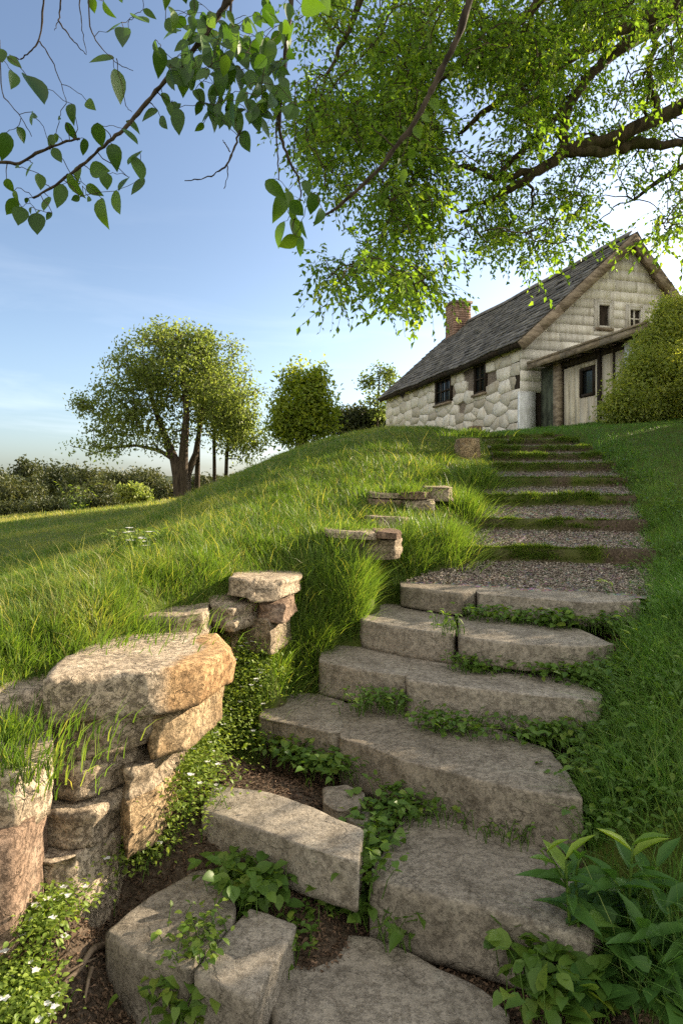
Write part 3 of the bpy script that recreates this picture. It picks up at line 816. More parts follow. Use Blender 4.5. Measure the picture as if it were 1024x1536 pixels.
ORD = ['lowest', 'second lowest', 'third', 'fourth', 'fifth', 'sixth', 'seventh', 'eighth', 'topmost']
for n_, k in enumerate(range(5, len(STEPS))):
    z, l, r = STEPS[k]; zl = STEPS[k - 1][0]; zl = zl + RAMP * (z - zl)
    h = z - zl
    cen = (l + r) / 2; cen = np.array([cen[0], cen[1], zl])
    root = empty('turf_riser', cen, ('%s turf-faced riser of the gravel steps' % ORD[n_]) + (', longest and nearest' if n_ == 0 else ', just below the house' if n_ == 8 else ' counting up the slope'), 'step riser', 'turf risers of the gravel steps')
    d = unit(r[:2] - l[:2]); nrm = np.array([d[1], -d[0]])
    b = MB()
    m_ = 30
    t_ = np.linspace(-.05, 1.05, m_); bow = 0.05 * fbm2(t_ * 4, t_ * 0 + k, 1.0, 77) * 1.8
    c2 = l[None, :2] + (r - l)[None, :2] * t_[:, None] + nrm[None] * (bow[:, None])
    prof = [(0.05, -.08), (0.045, h * .4), (0.03, h * .8), (0.0, h * .97), (-.05, h), (-.14, h - .015), (-.16, h - .12)]
    V = []
    for o_, hz in prof:
        V.append(np.column_stack([c2 + nrm * o_ + nrm * 0.012 * fbm2(c2[:, 0], c2[:, 1], 9, int(hz * 100) + 20)[:, None], np.full(m_, zl + hz) + 0.012 * fbm2(c2[:, 0], c2[:, 1], 5, 31)]))
    i = np.arange(len(prof) - 1)[:, None] * m_ + np.arange(m_ - 1)[None, :]
    b.add(np.vstack(V), np.stack([i, i + 1, i + m_ + 1, i + m_], -1).reshape(-1, 4), None, np.tile(np.clip(np.where(t_ > (.76 if n_ < 2 else .93), 1.0, .45 + 1.3 * fbm2(t_ * 9, t_ * 0 + k, 1.0, 71)), 0, 1), len(prof)))
    b.build('earth_bank', M['soil'], root, smooth=True, origin=cen)
    gb = MB()
    N_ = int(7000 / (1 + 0.28 * n_))
    tt = RNG.uniform(-.04, 1.04, N_)
    if n_ in (0, 1): tt = RNG.uniform(-.04, .70 if n_ == 0 else .78, N_) + np.abs(RNG.normal(0, .06, N_))
    hh_ = RNG.uniform(0.02, 1, N_) ** .8
    keep = fbm2(tt * 6, hh_ * 1.6 + k * 3, 1.0, 55) > -.42
    tt, hh_ = tt[keep], hh_[keep]; N_ = len(tt)
    bo = np.interp(tt, t_, bow)
    pl = l[None, :2] + (r - l)[None, :2] * tt[:, None] + nrm[None] * (bo + 0.05 - 0.06 * hh_)[:, None]
    base = np.column_stack([pl, zl + hh_ * h * 1.0 - .005])
    sc = 1 + 0.07 * n_
    ht = RNG.uniform(.018, .05, N_) * (1 + .05 * n_) * (1 + 1.1 * np.clip(fbm2(tt * 7, hh_ * 0 + k * 5, 1.0, 58), -.4, 1))
    lean = nrm[None] * RNG.uniform(0.2, 1.3, N_)[:, None] + RNG.normal(size=(N_, 2)) * .35
    blades(gb, base, ht, RNG.uniform(.0035, .006, N_) * sc * 1.3, lean, np.clip(RNG.normal(.48, .16, N_), 0, .9), 2)
    gb.build('grass_fringe', M['grass'], root, origin=cen)
# ---------------------------------------------------------------- house
HO = np.array([4.58, 17.5, 1.55]); HA = math.atan2(.272, .962)
house = empty('stone_cottage', HO, 'old stone cottage with slate roof and weathered white gable at the top of the hill', 'house', rz=HA)
W_, LEN = 6.0, 10.3
APX, APZ, EZ, REX, REZ = 3.2, 5.28, 2.42, 5.25, 3.05   # ridge across, ridge height, left eave, right eave

# long stone wall facing the valley: irregular blocks on a mortar core
core = MB()
core.hexa([(0.06, 0.06, -1.2), (REX - .1, 0.06, -1.2), (REX - .1, LEN, -1.2), (0.06, LEN, -1.2), (0.06, 0.06, EZ), (REX - .1, 0.06, EZ), (REX - .1, LEN, EZ), (0.06, LEN, EZ)])
core.build('wall_core', M['mortar'], house)
WINS = [(4.17, 5.37, 1.36, 2.16), (1.87, 2.57, 1.32, 2.16)]
rg = np.random.default_rng(21)
def clip(poly, n_, d_):
    out = []
    for i in range(len(poly)):
        a, c = poly[i], poly[(i + 1) % len(poly)]
        fa, fc = a @ n_ - d_, c @ n_ - d_
        if fa <= 0: out.append(a)
        if fa * fc < 0: out.append(a + (c - a) * fa / (fa - fc))
    return out
def rubble(b, y0, y1, z0, z1, holes, rng, fl):
    """irregular fitted stones (cells round scattered centres) with recessed joints"""
    sd_ = []
    z = z0 + .12; row = 0
    while z < z1 + .1:
        y = y0 + rng.uniform(0, .4)
        while y < y1:
            sd_.append((y + rng.uniform(-.1, .1), z + rng.uniform(-.07, .07))); y += rng.uniform(.32, .95)
        z += rng.uniform(.22, .40)
    sd_ = np.array(sd_); sc = np.array([.50, 1.0])
    for i, c in enumerate(sd_):
        if any(h0 < c[0] < h1 and k0 < c[1] < k1 for h0, h1, k0, k1 in holes): continue
        poly = [np.array(q) for q in ((max(y0, c[0] - .7), max(z0, c[1] - .5)), (min(y1, c[0] + .7), max(z0, c[1] - .5)), (min(y1, c[0] + .7), min(z1, c[1] + .5)), (max(y0, c[0] - .7), min(z1, c[1] + .5)))]
        dd_ = np.linalg.norm((sd_ - c) * sc, axis=1)
        for j in np.argsort(dd_)[1:22]:
            nn_ = (sd_[j] - c) * sc * sc; mid = (sd_[j] + c) / 2
            poly = clip(poly, nn_, mid @ nn_)
            if len(poly) < 3: break
        for h0, h1, k0, k1 in holes:
            if len(poly) < 3: break
            P_ = np.array(poly)
            if P_[:, 0].max() < h0 or P_[:, 0].min() > h1 or P_[:, 1].max() < k0 or P_[:, 1].min() > k1: continue
            sides = [(h0 - c[0], np.array([1., 0]), h0), (c[0] - h1, np.array([-1., 0]), -h1), (k0 - c[1], np.array([0, 1.]), k0), (c[1] - k1, np.array([0, -1.]), -k1)]
            _, nn_, d_ = max(sides, key=lambda q: q[0])
            poly = clip(poly, nn_, d_)
        if len(poly) < 3: continue
        P_ = np.array(poly); m = P_.mean(0); m_n = len(P_)
        ext = np.abs(P_ - m).max()
        if ext < .06 or rng.random() < .03: continue
        g_ = rng.uniform(.008, .016)
        o = m + (P_ - m) * (1 - g_ / ext * 1.3); q = m + (o - m) * (1 - .010 / ext)
        pr = rng.uniform(-.004, .014); tl = rng.uniform(-.012, .012, 2)
        f = lambda p_, e: fl(p_[0], p_[1], -pr + e + (p_ - m) @ tl)
        V = [fl(p_[0], p_[1], .08) for p_ in o] + [f(p_, .010) for p_ in o] + [f(p_, 0) for p_ in q] + [f(m, -.002)]
        qs, ts = [], []
        for k_ in range(m_n):
            k2 = (k_ + 1) % m_n
            qs += [[k_, k2, m_n + k2, m_n + k_], [m_n + k_, m_n + k2, 2 * m_n + k2, 2 * m_n + k_]]
            ts.append([2 * m_n + k_, 2 * m_n + k2, 3 * m_n])
        b.add(V, qs, ts, rng.choice([rng.uniform(.0, .3), rng.uniform(.35, .8), rng.uniform(.5, .9)]))
b = MB(); rubble(b, 0.02, LEN, -.7, EZ + .02, WINS, rg, lambda y, z, d: (d, y, z))
b.build('stone_wall', M['blockstone'], house)

def window(b0, fl, x0, x1, z0, z1, frame, fw=.06, dep=.10, mull=(), rail=(), sill=True, parent=house, glass='glass', proud=0.03):
    f = MB()
    def bx(a, c, e, g_, d0, d1):
        vs = [fl(a, e, d1), fl(c, e, d1), fl(c, e, d0), fl(a, e, d0), fl(a, g_, d1), fl(c, g_, d1), fl(c, g_, d0), fl(a, g_, d0)]
        f.hexa(vs, RNG.uniform(.35, .65))
    bx(x0, x0 + fw, z0, z1, -proud, dep); bx(x1 - fw, x1, z0, z1, -proud, dep)
    bx(x0 + fw, x1 - fw, z1 - fw, z1, -proud + .003, dep); bx(x0 + fw, x1 - fw, z0, z0 + fw, -proud + .003, dep)
    for m_ in mull: bx(x0 + (x1 - x0) * m_ - .025, x0 + (x1 - x0) * m_ + .025, z0 + fw, z1 - fw, -.005, dep - .02)
    for m_ in rail: bx(x0 + fw, x1 - fw, z0 + (z1 - z0) * m_ - .018, z0 + (z1 - z0) * m_ + .018, .0, dep - .03)
    o = f.build('window', frame, parent)
    p = MB(); d = .05
    p.add([fl(x0 + fw, z0 + fw, d), fl(x1 - fw, z0 + fw, d), fl(x1 - fw, z1 - fw, d), fl(x0 + fw, z1 - fw, d)], [[0, 1, 2, 3]])
    p.build('pane', M[glass], o)
    if sill:
        s_ = MB()
        e, g_ = z0 - .07, z0 - .003
        s_.hexa([fl(x0 - .06, e, .05), fl(x1 + .06, e, .05), fl(x1 + .06, e, -.09), fl(x0 - .06, e, -.09), fl(x0 - .06, g_, .05), fl(x1 + .06, g_, .05), fl(x1 + .06, g_, -.09), fl(x0 - .06, g_, -.09)])
        s_.build('sill', M['rake'], o)
    return o
flw = lambda y, z, d: (d, y, z)
window(None, flw, 4.17, 5.37, 1.36, 2.16, M['darkwood'], .07, .055, (.36, .66), (.5,))
window(None, flw, 1.87, 2.57, 1.32, 2.16, M['darkwood'], .06, .055, (.5,), (.5,))

# gable: lapped boards with broken joints, cut round two windows
def gz_roof(x):
    return EZ + (APZ - EZ) * x / APX if x <= APX else APZ + (REZ - APZ) * (x - APX) / (REX - APX)
GW = [(2.24, 2.68, 2.84, 3.50), (3.22, 3.66, 2.88, 3.44)]
b = MB()
rg = np.random.default_rng(5)
rows = [0.0]
zz = 1.05
while zz < APZ:
    hgt = rg.uniform(.22, .30)
    ztop = zz + hgt
    x = 0.0
    while x < REX - .02:
        wd = rg.uniform(.5, 2.2)
        xe = min(x + wd, REX)
        if REX - xe < .2: xe = REX
        segs = [(x, xe, zz, ztop)]
        for (h0, h1, k0, k1) in GW:
            ns = []
            for (a_, c_, e_, f_) in segs:
                if a_ >= h1 + .07 or c_ <= h0 - .07 or e_ >= k1 + .07 or f_ <= k0 - .07: ns.append((a_, c_, e_, f_)); continue
                if a_ < h0 - .07: ns.append((a_, h0 - .07, e_, f_))
                if c_ > h1 + .07: ns.append((h1 + .07, c_, e_, f_))
                aa, cc = max(a_, h0 - .07), min(c_, h1 + .07)
                if e_ < k0 - .07: ns.append((aa, cc, e_, k0 - .07))
                if f_ > k1 + .07: ns.append((aa, cc, k1 + .07, f_))
            segs = ns
        for (a_, c_, e_, f_) in segs:
            if zz < 1.5 and rg.random() < .08: continue
            n_ = 8
            xs_ = np.linspace(a_ + rg.uniform(.002, .008), c_ - rg.uniform(.002, .008), n_)
            lo = e_ + rg.uniform(-.009, .009) + .005 * np.sin(xs_ * 3 + zz * 7) + rg.normal(size=n_) * .003
            hi = np.minimum(f_ - .006 + rg.uniform(-.005, .003), [gz_roof(q) - .02 for q in xs_])
            lo2 = np.minimum(lo, hi)
            if (hi - lo2).max() < .02: continue
            pr = rg.uniform(.026, .036)
            V = np.concatenate([np.column_stack([xs_, np.full(n_, -pr), lo2]), np.column_stack([xs_, np.full(n_, -pr + .006), hi]), np.column_stack([xs_, np.full(n_, .05), lo2]), np.column_stack([xs_, np.full(n_, .05), hi])])
            i = np.arange(n_ - 1)
            q = np.concatenate([np.stack([i, i + 1, i + n_ + 1, i + n_], 1), np.stack([i + 2 * n_, i + 2 * n_ + 1, i + 1, i], 1), np.stack([i + n_, i + n_ + 1, i + 3 * n_ + 1, i + 3 * n_], 1)])
            q = np.vstack([q, [[0, n_, 3 * n_, 2 * n_], [n_ - 1, 3 * n_ - 1, 4 * n_ - 1, 2 * n_ - 1]]])
            b.add(V, q, None, rg.uniform(.45, .95))
        x = xe
    zz = ztop
b.build('gable_boards', M['board'], house)
b = MB()   # sheathing behind the boards
pp = [(0, EZ - .02), (APX, APZ - .04), (REX, REZ - .04), (REX, -.6), (0, -.6)]
b.add([(x, .03, z) for x, z in pp] + [(x, .3, z) for x, z in pp], [[0, 4, 9, 5]], [[0, 1, 2], [0, 2, 3], [0, 3, 4]])
b.build('gable_sheathing', M['darkwood'], house)
flg = lambda x, z, d: (x, d, z)
window(None, flg, *GW[0], M['board'], .055, .045, (), (), True, proud=.075)
window(None, flg, *GW[1], M['board'], .05, .045, (.5,), (.5,), True, proud=.075)
b = MB()
for (h0, h1, k0, k1) in GW:  # casings
    for bb in (((h0 - .075, -.062, k0 - .08), (h0 - .002, .02, k1 + .08)), ((h1 + .002, -.062, k0 - .08), (h1 + .075, .02, k1 + .08)), ((h0, -.066, k1 + .002), (h1, .02, k1 + .085))):
        b.box(*bb, RNG.uniform(.3, .6))
b.build('casing', M['board'], house)
b = MB()  # pale corner pier
b.box((-.05, -.06, -.8), (.40, .05, 1.06), .8)
b.build('corner_pier', M['pale'], house)

# roof: slates laid in courses on a deck
ey, ex = .32, .30
sl = math.hypot(APX, APZ - EZ)
ux, uz = APX / sl, (APZ - EZ) / sl          # up the left slope
nxn, nzn = -uz, ux
def sag(y, s): return -.05 * sin(pi * min(1, max(0, y / LEN))) * (0.4 + 0.6 * s / sl) + .015 * sin(y * 1.7) 
rp = lambda s, y, o: (s * ux + o * nxn, y, EZ + s * uz + o * nzn + sag(y, s))
b = MB()
ysd = np.linspace(-ey + .03, LEN + .2, 24)
for s0, s1 in ((-ex, sl),):
    V = [rp(s, y, o) for o in (.05, -.03) for s in (s0, s1) for y in ysd]
    n_ = 24; i = np.arange(n_ - 1)
    b.add(V, np.vstack([np.stack([i, i + 1, i + n_ + 1, i + n_], 1), np.stack([i + 3 * n_, i + 3 * n_ + 1, i + 2 * n_ + 1, i + 2 * n_], 1), np.stack([i + 2 * n_, i + 2 * n_ + 1, i + 1, i], 1)]))
s2 = math.hypot(REX - APX, APZ - REZ); vx, vz = (REX - APX) / s2, (REZ - APZ) / s2
rq = lambda s, y, o: (APX + s * vx + o * -vz, y, APZ + s * vz + o * vx + sag(y, sl * (1 - s / s2)))
V = [rq(s, y, o) for o in (.05, -.03) for s in (-.02, s2 + .45) for y in ysd]
b.add(V, np.vstack([np.stack([i, i + 1, i + n_ + 1, i + n_], 1), np.stack([i + 3 * n_, i + 3 * n_ + 1, i + 2 * n_ + 1, i + 2 * n_], 1), np.stack([i + 2 * n_, i + 2 * n_ + 1, i + 1, i], 1), [[0, n_, 3 * n_, 2 * n_]]]))
roof_deck = MB()
rg = np.random.default_rng(8)
def slates(fn, s0, s1):
    s = s0
    while s < s1 - .02:
        e_ = .235
        y = -ey + rg.uniform(-.15, 0)
        while y < LEN + .2:
            wd = rg.uniform(.20, .42)
            if y + wd > -ey + .03 and rg.random() > .012:
                a, c = max(y, -ey + rg.uniform(-.02, .02)), min(y + wd - .006, LEN + .22)
                lo, hi = s - .03 + rg.uniform(-.014, .014), min(s + e_ + .03, s1)
                lf = .082 + rg.uniform(0, .024)
                v = [fn(lo, a, lf - .026), fn(lo, c, lf - .026), fn(hi, c, .056), fn(hi, a, .056), fn(lo + rg.uniform(-.01, .01), a, lf), fn(lo + rg.uniform(-.01, .01), c, lf + rg.uniform(-.006, .006)), fn(hi, c, .066), fn(hi, a, .066)]
                b.hexa(v, rg.uniform(.05, 1.0))
            y += wd
        s += e_
slates(rp, -ex, sl)
slates(rq, 0.0, s2 + .45)
for y in np.arange(-ey, LEN, .42):     # ridge caps
    t1 = rg.uniform(.3, .7)
    b.hexa([rp(sl - .2, y, .10), rp(sl - .2, y + .41, .10), rp(sl + .03, y + .41, .12), rp(sl + .03, y, .12), rp(sl - .2, y, .125), rp(sl - .2, y + .41, .125), rp(sl + .03, y + .41, .155), rp(sl + .03, y, .155)], t1)
    b.hexa([rq(-.03, y, .12), rq(-.03, y + .41, .12), rq(.2, y + .41, .10), rq(.2, y, .10), rq(-.03, y, .155), rq(-.03, y + .41, .155), rq(.2, y + .41, .125), rq(.2, y, .125)], t1)
roof = b.build('roof', M['roof'], house)
b = MB()   # barge boards and the deep soffit of the gable overhang
for fn, s0, s1 in ((rp, -ex - .02, sl + .02), (rq, 0.0, s2 + .47)):
    nseg = 6
    ss = np.linspace(s0, s1, nseg + 1)
    for k in range(nseg):
        a, c = ss[k], ss[k + 1]
        for (y0, y1, o0, o1) in ((-ey - .035, -ey, -.20, .055), (-ey + .002, -.03, -.075, -.035)):
            b.hexa([fn(a, y0, o0), fn(c, y0, o0), fn(c, y1, o0), fn(a, y1, o0), fn(a, y0, o1), fn(c, y0, o1), fn(c, y1, o1), fn(a, y1, o1)], .5 + .1 * sin(k * 2.3))
b.build('barge_board', M['rake'], house)
b = MB()
for k in range(10):
    y0, y1 = -ey + (LEN + .5) * k / 10, -ey + (LEN + .5) * (k + 1) / 10
    b.hexa([rp(-ex - .03, y0, -.10), rp(-ex, y0, -.10), rp(-ex, y1, -.10), rp(-ex - .03, y1, -.10), rp(-ex - .03, y0, .05), rp(-ex, y0, .05), rp(-ex, y1, .05), rp(-ex - .03, y1, .05)], .4)
b.build('eave_board', M['darkwood'], house)
# chimney: brick courses
b = MB()
cx0, cx1, cy0, cy1 = 2.50, 3.26, 9.3, 10.1
z = 4.3
rg = np.random.default_rng(3)
while z < 6.0:
    off = rg.uniform(0, .1)
    x = cx0
    for (x0, x1, y0, y1, ax) in ((cx0, cx1, cy0, cy0 + .2, 0), (cx0, cx0 + .2, cy0 + .2, cy1, 1), (cx1 - .2, cx1, cy0 + .2, cy1, 1)):
        p0, p1 = (x0, x1) if ax == 0 else (y0, y1)
        q = p0 - off
        while q < p1 - .01:
            e_ = min(q + .26, p1); a_ = max(q, p0)
            if e_ - a_ > .03:
                j = rg.uniform(-.008, .008)
                if ax == 0: b.box((a_ + .004, y0 + j, z), (e_ - .004, y1, z + .084), rg.uniform(.2, .8), .004)
                else: b.box((x0 + j, a_ + .004, z), (x1 + j, e_ - .004, z + .084), rg.uniform(.2, .8), .004)
            q += .26
    z += .092
b.box((cx0 + .03, cy0 + .03, 4.2), (cx1 - .03, cy1 - .03, z - .05), .2)
ch = b.build('chimney', M['brick'], roof)
b = MB(); b.box((cx0 - .05, cy0 - .05, z), (cx1 + .05, cy1 + .05, z + .09), .5, .015); b.build('chimney_cap', M['mortar'], ch)

# low wing in front of the gable, its board wall facing the steps
wing_x, wl = .40, 4.35
flp = lambda t, z, d: (wing_x + d, -t, z)       # t runs from the gable towards the viewer
def panel(b, t0, t1, z0, z1, d0, d1, tint, n_=1):
    for k in range(n_):
        a = t0 + (t1 - t0) * k / n_ + (.004 if k else 0); c = t0 + (t1 - t0) * (k + 1) / n_ - .004
        dd = RNG.uniform(-.006, .006)
        b.hexa([flp(a, z0, d0 + dd), flp(c, z0, d0 + dd), flp(c, z0, d1), flp(a, z0, d1), flp(a, z1, d0 + dd), flp(c, z1, d0 + dd), flp(c, z1, d1), flp(a, z1, d1)], np.clip(tint + RNG.uniform(-.15, .15), 0, 1))
b = MB(); panel(b, .06, .78, -.6, 1.66, .16, .22, .5, 3); b.build('door', M['green'], house)['label'] = 'dark green boarded door'
b = MB(); panel(b, .78, 1.04, -.6, 1.68, .05, .2, .45); b.build('door_post', M['rake'], house)
b = MB()
panel(b, 1.14, 1.76, -.6, 1.45, .12, .2, .6, 3); panel(b, 1.76, 2.34, -.6, .66, .12, .2, .55, 2); panel(b, 1.76, 2.34, 1.36, 1.45, .12, .2, .5, 1)
panel(b, 2.34, 2.45, -.6, 1.45, .121, .2, .5); panel(b, 2.58, 2.92, -.6, 1.5, .12, .2, .65, 1); panel(b, 3.02, 3.42, -.6, 1.5, .12, .2, .65, 1)
b.build('plank_wall', M['cream'], house)
b = MB()
panel(b, 1.05, 1.13, -.6, 1.62, .15, .2, .3); panel(b, 2.46, 2.57, -.6, 1.62, .07, .2, .4); panel(b, 2.93, 3.01, -.6, 1.62, .13, .2, .3); panel(b, 1.05, 3.42, 1.5, 1.64, .10, .2, .3)
b.build('wall_post', M['darkwood'], house)
b = MB(); panel(b, 3.43, 4.2, -.6, 1.66, .03, .2, .75, 2); b.build('pale_panel', M['pale'], house)
fl2 = lambda t, z, d: (wing_x + .12 + d, -t, z)
window(None, fl2, 1.78, 2.32, .68, 1.34, M['darkwood'], .06, .06, (), (), False, glass='pale_glass' if 'pale_glass' in M else 'glass')
b = MB()
b.box((wing_x + .22, -4.25, -.6), (3.4, -.01, 1.66), .3)
b.build('wing_core', M['cream'], house)
b = MB()   # shed roof
hz = lambda x: 1.72 + (x - .2) * .04
for k in range(8):
    y0, y1 = -wl - .12 + (wl - .1 + .12) * k / 8, -wl - .12 + (wl - .1 + .12) * (k + 1) / 8
    x0, x1 = .14, 3.6
    sg = .012 * sin(k * 1.3)
    b.hexa([(x0, y0, hz(x0) + sg), (x1, y0, hz(x1)), (x1, y1 - .004, hz(x1)), (x0, y1 - .004, hz(x0) + sg), (x0, y0, hz(x0) + .05 + sg), (x1, y0, hz(x1) + .05), (x1, y1 - .004, hz(x1) + .05), (x0, y1 - .004, hz(x0) + .05 + sg)], RNG.uniform(.3, .7))
wr = b.build('wing_roof', M['roof'], house)
b = MB()
for (x0, x1, z0, z1) in ((.10, .137, -.12, .02), (.085, .137, .022, .075)):
    for k in range(3):
        y0, y1 = -wl - .14 + (wl + .0) * k / 3, -wl - .14 + (wl + .0) * (k + 1) / 3 - .004
        b.box((x0, y0, hz(.14) + z0), (x1, y1, hz(.14) + z1), RNG.uniform(.4, .65), .004)
for k in range(7):
    y = -.5 - k * .6
    b.box((.138, y, hz(.14) - .09), (.7, y + .07, hz(.14) - .005), .35)
b.build('fascia', M['rake'], wr)
# ---------------------------------------------------------------- trees
def leaf_cloud(mb, centers, per, spread, Ln, shape='diamond', wr=.5, tint_mu=.4, tint_sd=.2, hang=.3, fold=.12, flat=1.0, rng=None):
    rng = rng or RNG
    n = len(centers) * per
    c = np.repeat(centers, per, 0)
    off = rng.normal(size=(n, 3)) * spread * np.array([1, 1, flat])
    p = c + off
    d = rdir(n); d[:, 2] -= hang; d = unit(d)
    nm = rdir(n); nm[:, 2] += .5
    L_ = Ln * rng.uniform(.65, 1.3, n)
    ct = np.repeat(rng.normal(tint_mu, tint_sd * .7, len(centers)), per)
    put_leaves(mb, p, d, nm, L_, L_ * wr * rng.uniform(.8, 1.2, n), np.clip(ct + rng.normal(0, tint_sd * .7, n), 0, 1), shape, fold)

def ellipsoids(specs, n, rng, shell=.5):
    """points through a union of ellipsoids (cx,cy,cz,rx,ry,rz,weight)"""
    w_ = np.array([s[6] for s in specs], float); w_ /= w_.sum()
    k = rng.choice(len(specs), n, p=w_); S_ = np.array(specs)[k]
    r = rng.uniform(0, 1, n) ** shell
    d = unit(rng.normal(size=(n, 3)))
    return S_[:, :3] + d * r[:, None] * S_[:, 3:6]

def make_tree(name, label, cat, group, base, trunks, specs, natt, per, leaf, spread, lmat, bmat='bark', shell=.42, tip=.012, seed=1, hang=.3, tmu=.4, up=.2, shape='diamond', wr=.5, limbs='limbs', twig=None):
    rng = np.random.default_rng(seed)
    root = empty(name, base, label, cat, group)
    att = ellipsoids(specs, natt, rng, shell) if not isinstance(specs, np.ndarray) else specs
    b = MB()
    for pts, rad in trunks: b.tube(pts, rad, 10, .5)
    if twig != 0: grow(b, trunks, att if twig is None else att[:twig], tip, rng=rng, up=up)
    b.build('trunk', M[bmat], root, smooth=True, origin=base)
    b = MB()
    leaf_cloud(b, att, per, spread, leaf, shape, wr, tmu, .2, hang, rng=rng)
    b.build('crown', M[lmat], root, origin=base)
    return root

def plonk(u, v, Y):
    p = P(u, v, Y); p[2] = gz(p[0], p[1]); return p

# the round meadow tree on the left, forking close to the ground
Y0 = 28.0
bs = plonk(272, 745, Y0)
q = lambda u, v, dy=0: P(u, v, Y0 + dy)
tr = [([bs + [0, 0, -.3], q(268, 715), q(262, 690), q(250, 660, .5), q(235, 620, .6), q(222, 580, .6), q(215, 545, .5)], [.30, .25, .2, .16, .11, .07, .04]),
      ([bs + [.1, 0, -.3], q(274, 710), q(276, 670), q(280, 620, -.4), q(276, 570, -.5), q(270, 525, -.4), q(272, 500, -.4)], [.27, .23, .18, .13, .09, .05, .03]),
      ([bs + [.15, .2, -.3], q(281, 712, .5), q(294, 680, .7), q(300, 640, .8), q(308, 590, .8), q(316, 545, .6)], [.2, .17, .13, .09, .06, .035]),
      ([q(262, 690), q(240, 676), q(205, 668, .3), q(165, 672, .4), q(130, 684, .4)], [.11, .08, .06, .04, .02])]
sp = []
for u, v, ru, rv, wt in ((262, 540, 92, 50, 3), (205, 575, 62, 55, 2.2), (180, 625, 58, 38, 1.6), (150, 668, 42, 16, .5), (300, 560, 78, 62, 2.6), (340, 605, 50, 52, 1.6), (355, 640, 36, 34, .9), (255, 610, 70, 55, 1.6), (250, 505, 45, 20, .8), (300, 515, 30, 22, .6), (225, 660, 50, 20, .5), (130, 610, 22, 16, .25), (375, 590, 18, 14, .2), (285, 495, 14, 10, .1)):
    c = q(u, v); k = Y0 / F
    sp.append((c[0], c[1], c[2], ru * k, ru * k * .95, rv * k, wt))
make_tree('meadow_tree', 'big round-crowned tree with forked trunks standing in the meadow on the left', 'tree', None, bs, tr, sp, 640, 38, .15, .21, 'tree', shell=.46, tip=.014, seed=11, hang=.15, tmu=.42)
for (u, v, v1, du, lab, sd_) in ((295, 740, 560, 6, 'slim tree with a pale trunk close beside the big round-crowned tree', 3), (322, 728, 585, -2, 'thin young tree, second to the right of the big round-crowned tree', 4), (338, 720, 600, 10, 'leaning young tree at the right edge of the big crown, backlit', 5)):
    Yt = 30.5
    bb = plonk(u, v, Yt); k = Yt / F
    qq = lambda a, c: P(a, c, Yt)
    t_ = [([bb + [0, 0, -.3], qq(u + du * .2, v - 35), qq(u + du * .5, (v + v1) / 2), qq(u + du, v1)], [.15 if sd_ == 3 else .10, .12 if sd_ == 3 else .08, .07, .03])]
    c = qq(u + du + 4, v1 + 10)
    c2 = qq(u + du + 24, v1 + 62)
    make_tree('slim_tree', lab, 'tree', 'slim trees beside the big meadow tree', bb, t_, [(c[0], c[1], c[2], 32 * k, 32 * k, 46 * k, 1), (c2[0], c2[1], c2[2], 36 * k, 30 * k, 34 * k, .8)], 110, 30, .15, .24, 'tree', shell=.45, seed=sd_, tmu=.6)

# round bushy tree on the crest
Yc = 22.0; bs = plonk(452, 665, Yc); k = Yc / F
q = lambda u, v: P(u, v, Yc)
sp = [(*q(450, 600), 36*k, 36*k, 40*k, 2), (*q(478, 612), 24*k, 26*k, 46*k, 1.4), (*q(428, 635), 24*k, 26*k, 26*k, 1), (*q(455, 640), 40*k, 36*k, 24*k, 1.4), (*q(440, 570), 16*k, 16*k, 22*k, .5), (*q(476, 568), 12*k, 12*k, 16*k, .35)]
make_tree('bushy_tree', 'dense green bushy tree on the crest of the hill, right side lit yellow', 'tree', None, bs, [([bs + [0, 0, -.2], q(452, 630), q(450, 600), q(448, 575)], [.12, .09, .06, .03])], sp, 230, 50, .14, .19, 'bush', shell=.5, seed=14, tmu=.75, hang=.1)
# sapling behind the house end, hedge behind
Ys = 32.0; bs = plonk(566, 640, Ys); k = Ys / F
q = lambda u, v: P(u, v, Ys)
sp = [(*q(u, v), r*k, r*k, r*.7*k, 1) for u, v, r in ((570, 555, 16), (585, 562, 12), (552, 572, 12), (575, 580, 18), (556, 600, 14), (580, 605, 15), (566, 620, 16))]
make_tree('sapling', 'thin see-through sapling rising behind the far end of the cottage', 'tree', None, bs, [([bs + [0, 0, -.2], q(566, 610), q(568, 580), q(570, 550)], [.05, .04, .03, .015])], sp, 90, 16, .17, .17, 'tree', seed=15, tmu=.3)
def shrub(name, label, cat, group, base, specs, natt, per, leaf, spread, lmat, seed, tmu=.4, shell=.3, tip=.006, twig=40, hang=.2, shape='diamond', wr=.5):
    rng = np.random.default_rng(seed)
    cs = np.array(specs)[:, :3].mean(0)
    stems = []
    for k in range(4):
        e = np.array(specs[k % len(specs)][:3]) + rng.normal(size=3) * .1
        stems.append(([base + [0, 0, -.1], (base + e) / 2 + rng.normal(size=3) * .06, e], [tip * 4, tip * 3, tip * 1.5]))
    return make_tree(name, label, cat, group, base, stems, specs, natt, per, leaf, spread, lmat, 'bark', shell, tip, seed, hang, tmu, .1, shape, wr, twig=twig)
for (u, v, r, sd_, lab) in ((520, 628, 24, 31, 'dark low hedge bush between the bushy tree and the cottage'), (555, 630, 26, 32, 'dark hedge bush right against the far end of the cottage')):
    Yh = 33.0; c = P(u, v, Yh); k = Yh / F; bb = c.copy(); bb[2] = gz(c[0], c[1])
    shrub('hedge_bush', lab, 'bush', 'dark hedge behind the cottage', bb, [(c[0], c[1], c[2], r*1.5*k, r*k, 14*k, 1), (c[0] + .3, c[1], c[2] - .6, r*1.6*k, r*k, 20*k, 1)], 160, 40, .17, .2, 'far', sd_, .15)

